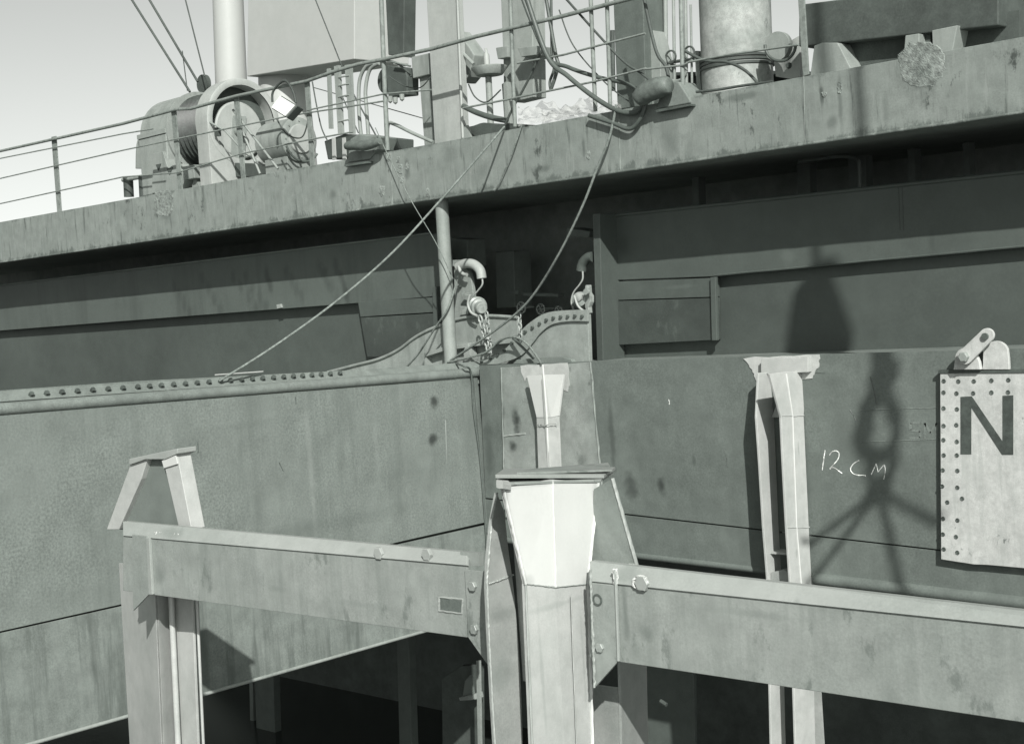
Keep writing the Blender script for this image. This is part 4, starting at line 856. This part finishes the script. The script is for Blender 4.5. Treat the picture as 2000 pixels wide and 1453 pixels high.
# ------------------------------------------------------------------ white column, slab and stays
T = thing('crane_post', 'tall cream round post rising behind the winch', 'post', PY(450, 330, 15))
MB().tube([PY(458, 330, 15), PY(443, -60, 15)], [.285, .262], 40).build('shaft', m_bright, T, smooth=60)
MB().lathe(PY(402, 165, 14.6), (0, -1, 0), [(0, .001), (0, .16), (.08, .16), (.08, .001)], 28).build('sheave', m_geard, T, smooth=40)
T = thing('crane_cabin', 'pale slab-sided crane house with dark underside on a tapering white pedestal', 'crane', PY(590, 320, 13.2))
MB().prism(ys([(486, -60), (692, -60), (692, 116), (482, 150)], 12.9), (0, 1.0, 0)).build('house', m_pale, T, bevel=.01)
pb, pt = PY(565, 340, 13.4), PY(553, 150, 13.4)
MB().tube([pb, pt], [.43, .37], 44).build('pedestal', m_bright, T, smooth=60)
MB().lathe(PY(640, 128, 13.4), (0, 0, 1), [(-.05, .001), (-.05, .3), (0, .34), (.06, .34)], 32).build('slew_ring', m_geard, T, smooth=40)
T = thing('stay_wire', 'bundle of slanting stay wires at the upper left, against the sky', 'stay wires', PY(370, 180, 14))
for a, b, c_, d, r in ((232, -40, 371, 180, .020), (268, -40, 386, 160, .020), (356, 100, 366, 178, .009), (352, -40, 400, 150, .012)):
    MB().tube([PY(a, b, 14), PY(c_, d, 14)], r, 8).build('wire', m_geard, T, smooth=60)
T = thing('stay_wire', 'thin wires crossing the sky between the ladder and the box column', 'stay wires', PY(700, 260, 12))
for a, b, c_, d, r in ((614, 172, 842, 236, .006), (600, -40, 672, 140, .008), (680, 165, 745, 285, .010), (660, 170, 700, 260, .008)):
    MB().tube([PY(a, b, 12.0), PY(c_, d, 12.0)], r, 8).build('wire', m_geard, T, smooth=60)

# ladder, pipes
T = thing('ladder', 'narrow dark ladder standing left of the bent pipes, behind the railing', 'ladder', PY(672, 260, 11.2))
MB().prism(ys([(652, 130), (661, 128), (668, 262), (660, 262)], 11.2), (0, .04, 0)).build('rail', m_gear, T)
MB().prism(ys([(673, 128), (684, 126), (690, 262), (682, 262)], 11.2), (0, .04, 0)).build('rail', m_gear, T)
for y in (152, 168, 190, 212, 238): MB().tube([PY(661, y, 11.2), PY(682, y-4, 11.2)], .010, 8).build('rung', m_gear, T)
MB().prism(ys([(638, 135), (643, 134), (648, 252), (642, 252)], 11.2), (0, .03, 0)).build('side_bar', m_gear, T)
for i, pts in enumerate(([(706, 272), (701, 215), (702, 160), (714, 132), (730, 124)], [(720, 272), (716, 215), (714, 175), (722, 138), (740, 124)])):
    rope('bent_pipe', ('left one of two tall bent vent pipes beside the railing post', 'right one of two tall bent vent pipes beside the railing post')[i], [PY(a, b, 10.8) for a, b in pts][::-1], .021, m_gear, 'pipe', 'bent vent pipes')

# sheave block box
T = thing('cable_sheave', 'dark hanging sheave block between the bent pipes and box column', 'pulley block', PY(772, 200, 10.9))
MB().prism(ys([(756, 128), (790, 132), (795, 150), (795, 186), (758, 190), (754, 150)], 10.9), (0, .18, 0)).build('casing', m_geard, T, bevel=.012)
MB().lathe(PY(757, 158, 10.98), (0, -1, 0), [(-.1, .001), (-.1, .15), (.02, .15), (.02, .001)], 28).build('wheel', m_geard, T, smooth=40)
MB().prism(ys([(750, -60), (790, -60), (788, 112), (758, 108)], 10.9), (0, .18, 0)).build('top_bracket', m_geard, T, bevel=.01)
for a, b in ((762, 194), (772, 196), (785, 190)): MB().lathe(PY(a, b, 10.88), (0, 0, -1), [(-.03, .03), (.03, .025), (.05, .001)], 10).build('clamp', m_gear, T)
MB().tube([PY(792, 128, 10.85), PY(770, 125, 10.85)], .015, 8).build('pin', m_gear, T)

# box columns
T = thing('box_column', 'broad pale box column with side brackets rising in the centre of the deck', 'column', PY(875, 268, 10.75))
MB().prism(ys([(830, -60), (888, -60), (905, 290), (850, 300)], 10.72), (0, .10, 0)).build('front_plate', m_gearl, T, bevel=.006)
MB().prism(ys([(818, 140), (838, 138), (850, 300), (830, 300)], 10.95), (0, .15, 0)).build('side_leg', m_gear, T, bevel=.006)
MB().prism(ys([(803, 112), (838, 104), (838, 146), (806, 154)], 10.90), (0, .2, 0)).build('side_bracket', m_gear, T, bevel=.01)
MB().prism(ys([(892, 60), (916, 92), (926, 108), (922, 126), (914, 150), (904, 162), (895, 162)], 10.90), (0, .2, 0)).build('side_bracket', m_gear, T, bevel=.01)
MB().tube([PY(892, 92, 10.8), PY(925, 126, 10.8)], .02, 8).build('stay', m_gear, T)
MB().prism(ys([(904, 250), (912, 245), (922, 275), (900, 280)], 10.7), (0, .03, 0)).build('foot_gusset', m_gear, T)
MB().tube([PY(891, -60, 10.70), PY(904, 270, 10.70)], .015, 8, .05).build('corner_bead', m_gearl, T, smooth=60)
T = thing('box_column', 'narrower grey column with bracket head, behind the round table', 'column', PY(1000, 245, 11.2))
MB().prism(ys([(976, -60), (1038, -60), (1042, 190), (1000, 200), (984, 190), (983, 116)], 11.2), (0, .2, 0)).build('front_plate', m_gear, T, bevel=.006)
MB().prism(ys([(968, 94), (992, 90), (992, 112), (972, 116)], 11.1), (0, .3, 0)).build('side_bracket', m_gear, T, bevel=.006)
MB().prism(ys([(1010, 94), (1050, 90), (1046, 108), (1018, 112)], 11.0), (0, .3, 0)).build('side_bracket', m_gear, T, bevel=.006)
MB().prism(ys([(980, 165), (988, 160), (996, 245), (986, 248)], 11.1), (0, .1, 0)).build('lower_leg', m_gear, T)
T = thing('round_table', 'round topped pedestal table left of the second column', 'table', PY(956, 262, 10.9))
ct = PY(956, 138, 10.95)
MB().lathe(ct, (0, 0, 1), [(-.06, .001), (-.05, .14), (.02, .19), (.035, .19), (.035, .001)], 32).build('top', m_gear, T, smooth=40)
MB().tube([PY(954, 150, 10.95), PY(960, 275, 10.95)], .034, 16).build('leg', m_gear, T, smooth=60)
T = thing('bottle', 'slim bottle standing on the round pedestal table', 'bottle', ct+V(-.05, 0, .035))
cb = ct+V(-.03, 0, .035)
MB().lathe(cb, (0, 0, 1), [(0, .001), (0, .032), (.13, .032), (.16, .015), (.20, .013), (.205, .001)], 16).build('body', m_gearl, T, smooth=60)
rope('deck_hose', 'thick dark hose running from the box column to the second column', [PY(905, 208, 10.6), PY(930, 220, 10.55), PY(960, 230, 10.5), PY(990, 236, 10.5)][::1], .030, m_hose, 'hose')
rope('deck_hose', 'bent grey pipe arching low left of the box column', [PY(757, 280, 10.6), PY(758, 244, 10.6), (PY(770, 243, 10.6)), PY(805, 260, 10.6), PY(846, 278, 10.6)], .020, m_gear, 'hose')
o = MB().prism(ys(c2([(905, 250), (925, 246), (945, 240), (970, 244), (1000, 242), (1000, 262), (905, 272)], 3), 10.8), (0, .4, 0)).build('canvas_heap', m_geard, None, base=PY(940, 270, 10.8)); tag(o, 'low dark canvas heap at the foot of the round table', 'canvas')

# mooring rollers on the edge
def roller(label, pts_body, pts_foot, foot_line, Y):
    T = thing('mooring_roller', label, 'mooring roller', PY(pts_foot[0][0], pts_foot[0][1], Y), 'mooring rollers on the deck edge')
    MB().prism(ys(pts_foot, Y), (0, .25, 0)).build('foot', steel('roller foot paint', .20, .2, speck=.1, streak=.4), T, bevel=.01)
    a, b = pts_body
    q = catmull([PY(x, y, Y-.12) for x, y in a], 6)
    MB().tube(q, [b*(1-.35*abs(2*k/(len(q)-1)-1)**3) for k in range(len(q))], 16, .04).build('roller', steel('worn roller steel', .15, .3, speck=.2, spots=.5, scale=2), T, smooth=60)
    MB().prism(ys(foot_line, Y-.06), (0, .1, 0)).build('base_flange', m_rust, T)
    return T
roller('squat mooring roller on the deck edge left of the railing post', ([(676, 286), (690, 284), (715, 284), (742, 276)], .055), [(678, 318), (684, 272), (700, 262), (744, 268), (735, 292), (722, 312)], [(672, 322), (718, 315), (718, 319), (673, 326)], YB-.02)
roller('large worn mooring roller lying on the deck edge right of the hoses', ([(1246, 196), (1262, 182), (1285, 172), (1308, 166)], .095), [(1282, 214), (1290, 175), (1305, 158), (1325, 160), (1348, 196), (1348, 202)], [(1280, 215), (1348, 203), (1348, 207), (1282, 220)], YB-.02)
T = thing('winch_box', 'dark flat-topped box on the deck behind the left roller', 'box', PY(690, 270, 10.9))
MB().prism(ys([(633, 276), (672, 262), (745, 270), (745, 300), (640, 312)], 10.9), (0, .5, 0)).build('body', m_geard, T, bevel=.01)
for x in (648, 668): MB().prism(ys([(x, 270), (x+5, 269), (x+7, 312), (x+1, 313)], 10.8), (0, .02, 0)).build('strap', m_bright, T)

# plastic sheet
m = MB(); rr = random.Random(5); nx, nz = 30, 8
gy = {}
for i in range(nx+1):
    for j in range(nz+1):
        x = 1012+(1168-1012)*i/nx; yt = 206+(-.02*(x-1012))+7*math.sin(i*.45)+4*math.sin(i*1.3); ybm = 247-.19*(x-1012)
        if i > 22: yt += (i-22)*-2
        y = ybm+(yt-ybm)*j/nz
        gy[i, j] = len(m.v); m.v.append(PY(x+rr.uniform(-1, 1), y+rr.uniform(-.8, .8), 10.42+.25*j/nz+.03*math.sin(i*1.7+j*1.1)+.02*math.sin(i*.7-j*2.3)+rr.uniform(-.006, .006)))
for i in range(nx):
    for j in range(nz): m.f.append([gy[i, j], gy[i+1, j], gy[i+1, j+1], gy[i, j+1]])
i0 = len(m.v)
m.v += [v+V(.0, .35, -.02) for v in m.v[:i0]]
for i in range(nx):
    for j in range(nz): m.f.append([gy[i, j]+i0, gy[i, j+1]+i0, gy[i+1, j+1]+i0, gy[i+1, j]+i0])
o = m.build('plastic_sheet', m_plastic, None, base=PY(1085, 235, 10.4), smooth=70); tag(o, 'crumpled heap of clear plastic sheet lying on the deck edge', 'plastic sheet')

# hoses right of centre
H = [
 ('thick hose sagging from the column head past the plastic sheet', [(1020, -30), (1068, 108), (1110, 150), (1160, 190), (1205, 216), (1240, 220), (1262, 200)], .024, 10.25),
 ('hose arching from the column head to the large roller', [(1010, -30), (1066, 106), (1110, 132), (1170, 152), (1225, 165), (1255, 190)], .020, 10.5),
 ('doubled hose hanging in a tight loop near the column head', [(1062, -30), (1084, 100), (1090, 126), (1084, 152), (1076, 175)], .018, 10.6),
 ('inner hose hanging in a tight loop near the column head', [(1076, -30), (1078, 110), (1082, 135), (1074, 160), (1076, 178)], .014, 10.62),
 ('thin slanting cable from the column head to the railing foot', [(1060, 96), (1030, 160), (1000, 215), (985, 248)], .012, 10.4),
 ('hose curling under the large roller onto the edge plate', [(1262, 200), (1252, 230), (1230, 252), (1195, 240), (1150, 226)], .020, 10.24),
 ('cable running from the tall dark column over the large roller', [(1080, -30), (1205, 108), (1250, 142), (1285, 170)], .012, 10.35),
 ('cable draped in front of the banded drum', [(1330, 96), (1375, 118), (1420, 122), (1455, 138), (1482, 165)], .014, 10.5),
 ('cable rising from the large roller past the drum', [(1308, 165), (1300, 130), (1280, 95), (1252, -30)], .016, 10.4),
]
for lab, pts, r, Y in H:
    rope('deck_hose', lab, [PY(a, b, Y) for a, b in pts], r, m_hose if 'hose' in lab else m_geard, 'hose' if 'hose' in lab.split()[0:3] or 'hose' in lab else 'cable', 'hoses and cables on deck')
T = thing('box_column', 'dark grey box column behind the railing, left of the large roller', 'column', PY(1228, 208, 11.0))
MB().prism(ys([(1197, -20), (1255, -20), (1262, 206), (1206, 214)], 11.0), (0, .35, 0)).build('front_plate', steel('mid grey gear', .13, .15, streak=.4, streak_v=.07), T, bevel=.006)
MB().prism(ys([(1252, 60), (1275, 60), (1290, 120), (1290, 205), (1262, 205)], 11.1), (0, .2, 0)).build('side_plate', m_gear, T, bevel=.006)
MB().tube([PY(1196, 60, 10.98), PY(1198, 178, 10.98)], .022, 8).build('drain_pipe', m_geard, T, smooth=60)
T = thing('storage_drum', 'large pale drum bound with three hoops standing behind the deck edge', 'drum', PY(1432, 190, 11.2))
a, b = PY(1442, 200, 11.4), PY(1434, -20, 11.4)
d_ = b-a
DB = MB().tube([a, a+d_], .335, 44).build('body', steel('mottled drum paint', .33, .3, speck=.15, spots=.6, spot_v=.1, scale=2.2), T, smooth=60)
for y in (118, 125, 133):
    cc = a+d_*((200-y)/220); MB().lathe(cc, (0, 0, 1), [(-.014, .335), (-.010, .35), (.010, .35), (.014, .335)], 44).build('hoop', m_geard, DB, smooth=40)
T = thing('deck_shelf', 'low dark bench with thin top rail spanning behind the drum', 'bench', PY(1400, 180, 11.9))
MB().prism(ys([(1300, 142), (1565, 138), (1565, 144), (1300, 148)], 11.9), (0, .4, 0)).build('top', m_geard, T)
MB().prism(ys([(1320, 150), (1560, 144), (1560, 170), (1320, 200)], 12.1), (0, .1, 0)).build('front', m_geard, T)
MB().prism(ys([(1356, 100), (1364, 100), (1370, 188), (1362, 190)], 11.3), (0, .05, 0)).build('leg', m_gear, T)
T = thing('hose_reel', 'round reel with a dark cable loop right of the banded drum', 'reel', PY(1525, 140, 11.0))
MB().lathe(PY(1524, 92, 11.2), (0, -1, 0), [(0, .001), (0, .13), (.06, .13), (.06, .001)], 30).build('disc', m_gear, T, smooth=40)
MB().tube([PY(1524+30*math.cos(t), 88+32*math.sin(t), 11.1) for t in [math.radians(a) for a in range(0, 190, 12)]], .014, 8).build('cable', m_hose, T, smooth=60)
MB().prism(ys([(1510, 100), (1562, 70), (1562, 158), (1515, 150)], 11.4), (0, .1, 0)).build('stand', m_gearl, T)
MB().lathe(PY(1541, 129, 11.1), (0, -1, 0), [(0, .03), (.03, .02), (.03, .001)], 12).build('knob', m_geard, T)
T = thing('machine_base', 'dark trapezoid machinery base with pale feet at the upper right', 'machine', PY(1680, 130, 10.9))
MB().prism(ys([(1640, 60), (1775, 40), (1765, 118), (1660, 140)], 11.0), (0, .5, 0)).build('hollow_body', m_dark, T)
MB().prism(ys([(1590, 90), (1605, 84), (1636, 84), (1662, 135), (1582, 150)], 10.8), (0, .3, 0)).build('foot', m_gear, T, bevel=.006)
MB().prism(ys([(1768, 70), (1795, 66), (1795, 115), (1764, 120)], 10.8), (0, .3, 0)).build('foot', m_gear, T, bevel=.006)
MB().prism(ys([(1796, 60), (1818, 60), (1815, 108), (1796, 110)], 10.9), (0, .3, 0)).build('hollow_body', m_geard, T)
MB().prism(ys([(1820, 60), (1870, 50), (1860, 100), (1822, 106)], 10.8), (0, .3, 0)).build('foot', m_gear, T, bevel=.006)
MB().prism(ys([(1560, 10), (1950, -40), (1950, 50), (1560, 92)], 10.85), (0, .6, 0)).build('casing', m_geard, T, bevel=.01)
MB().prism(ys([(1876, 40), (1990, 20), (1990, 85), (1880, 100)], 11.0), (0, .4, 0)).build('hollow_body', m_geard, T)

# ------------------------------------------------------------------ more fittings on deck and on the steel
T = thing('valve_manifold', 'upright pipe manifold with two small hand wheels between the large roller and the drum', 'pipes', PY(1320, 190, 11.3))
for x, y0, y1, r in ((1302, 40, 200, .022), (1318, 60, 190, .016), (1341, 30, 190, .018), (1352, 90, 190, .012)):
    MB().tube([PY(x-3, y0-80, 11.3), PY(x, y1, 11.3)], r, 10).build('pipe', m_gear, T, smooth=60)
for x, y in ((1310, 112), (1346, 104)):
    c = PY(x, y, 11.2); MB().tube([c+V(math.cos(t)*.06, 0, math.sin(t)*.06) for t in [k*math.pi/8 for k in range(16)]], .010, 6, closed=True).build('hand_wheel', m_geard, T)
MB().tube([PY(1296, 124, 11.25), PY(1356, 116, 11.25)], .016, 8).build('pipe', m_geard, T, smooth=60)
MB().tube([PY(a, b, 11.25) for a, b in c2([(1302, 150), (1312, 158), (1330, 156), (1341, 140)])], .014, 8).build('pipe', m_gear, T, smooth=60)
for lab, pts, r, Y in (
  ('thin cable crossing behind the railing above the plastic sheet', [(1092, 20), (1120, 90), (1180, 160), (1230, 200)], .007, 10.8),
  ('thin cable drooping from the railing post to the box column', [(760, 150), (790, 168), (820, 172), (842, 150)], .006, 10.6),
  ('dark cable looped over the top rail beside the sheave block', [(752, 118), (775, 124), (795, 140), (803, 150)], .012, 10.4),
  ('slack cable looped under the round table', [(915, 165), (928, 190), (950, 200), (978, 176)], .008, 10.9),
  ('cable lying along the deck edge beside the drum', [(1360, 180), (1400, 176), (1450, 168), (1510, 160)], .012, 10.36),
  ('cable sagging below the rail in front of the winch motor', [(540, 232), (560, 262), (590, 268), (604, 226)], .008, 10.36),
  ('cable hanging in a bight behind the left roller', [(610, 160), (618, 205), (628, 250), (640, 276)], .008, 10.7)):
    rope('deck_cable', lab, [PY(a, b, Y) for a, b in pts], r, m_geard, 'cable', 'hoses and cables on deck')
T = bpy.data.objects['mooring_winch']
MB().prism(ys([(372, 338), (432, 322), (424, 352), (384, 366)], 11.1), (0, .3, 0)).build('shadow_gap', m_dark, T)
MB().prism(ys([(448, 318), (540, 322), (530, 336), (500, 345), (450, 345)], 11.3), (0, .3, 0)).build('bed_shade_block', m_dark, T)  # solid dark block standing in for the shade under the winch
for x, y in ((402, 222), (402, 246), (418, 250)): MB().prism(ys([(x, y), (x+7, y-1), (x+8, y+16), (x+1, y+17)], 10.98), (0, .05, 0)).build('hinge', m_geard, T)
MB().prism(ys([(300, 300), (318, 296), (328, 330), (338, 322), (350, 320), (362, 350), (352, 372), (296, 378)], 10.9), (0, .15, 0)).build('foot_plate', m_gear, T, bevel=.006)
for pts in ([(304, 322), (314, 320), (309, 334)], [(325, 330), (337, 327), (331, 342)]):
    MB().prism(ys(pts, 10.89), (0, .02, 0)).build('lightening_hole', m_dark, T)
MB().tube([PY(a, b, 10.95) for a, b in ((408, 238), (440, 256), (480, 300), (530, 334))], .014, 8).build('brake_rod', m_gear, T, smooth=60)
# scratches and weld spatter on the hull plates
T = bpy.data.objects['pontoon_block']
rr = random.Random(11)
for a, b, c_, d in ((545, 903, 553, 920), (386, 862, 387, 884), (577, 775, 578, 790), (870, 820, 873, 905), (868, 700, 868, 705)):
    if b > 750: MB().tube([PX(a, b, XLF+.0), PX(c_, d, XLF+.0)], .0045, 6, .3).build('scratch', m_rust if a < 700 else m_beam, T)
T = bpy.data.objects['pontoon_hull']
for a, b, c_, d in ((1306, 780, 1307, 790), (1415, 878, 1421, 912), (1700, 735, 1712, 790), (1660, 800, 1672, 822), (1585, 728, 1612, 729)):
    MB().tube([PY(a, b, YH), PY((a+c_)/2+1, (b+d)/2, YH), PY(c_, d, YH)], .004, 6, .4).build('scratch', m_rust if a != 1306 else m_weld, T)
for k in range(2):
    y = 800+62*k; MB().tube([PY(1680, y+1, YH), PY(1834, y-4, YH)], .004, 6, .3).build('draught_line', m_ghost, T)

# grime and overspray with shapes of their own
add_stain_shade(m_beam, [(PY(1222, 1200, YBm), .025, .22, .6, .16), (PY(1262, 1235, YBm), .06, .05, .6, .17), (PY(1240, 1270, YBm), .05, .08, .4, .18), (PY(312, 1122, YBm), .08, .07, .5, .18), (PY(700, 1180, YBm), .3, .03, .3, .2), (PY(1480, 1200, YBm), .35, .025, .35, .2), (PY(1700, 1300, YBm), .10, .10, .3, .2), (PY(1345, 1330, YBm), .18, .03, .4, .19), (PY(830, 1140, YBm), .10, .09, .3, .2), (PY(540, 1150, YBm), .12, .03, .35, .2)])
add_stain_shade(m_beamtop, [(PY(1225, 1120, YBm), .10, .06, .5, .2), (PY(330, 1040, YBm), .18, .05, .5, .2), (PY(1560, 1180, YBm), .03, .03, .6, .2), (PY(700, 1075, YBm), .05, .03, .4, .22)])
add_stain_shade(m_white, [(PX(1076, 935, XP), .34, .035, .8, .40), (PX(985, 960, XP), .05, .09, .7, .42), (PX(1168, 955, XP), .05, .08, .6, .42), (PX(1030, 1135, XP), .06, .04, .5, .42), (PX(1145, 1138, XP), .05, .04, .5, .42)])
add_stain_shade(m_pile, [(PX(1090, 1180, XP), .30, .02, .35, .30), (PX(1060, 1330, XP), .015, .4, .4, .30), (PX(1140, 1290, XP), .012, .3, .4, .3), (PX(1115, 1210, XP), .01, .12, .6, .2), (PX(1560, 880, XR), .012, .12, .5, .25), (PX(1556, 1080, XR), .02, .05, .5, .3)])
add_stain_shade(m_pileg, [(PX(980, 1200, XP2), .12, .06, .5, .22), (PX(990, 1110, XP2), .06, .10, .5, .5), (PX(985, 1320, XP2), .10, .10, .4, .25)])
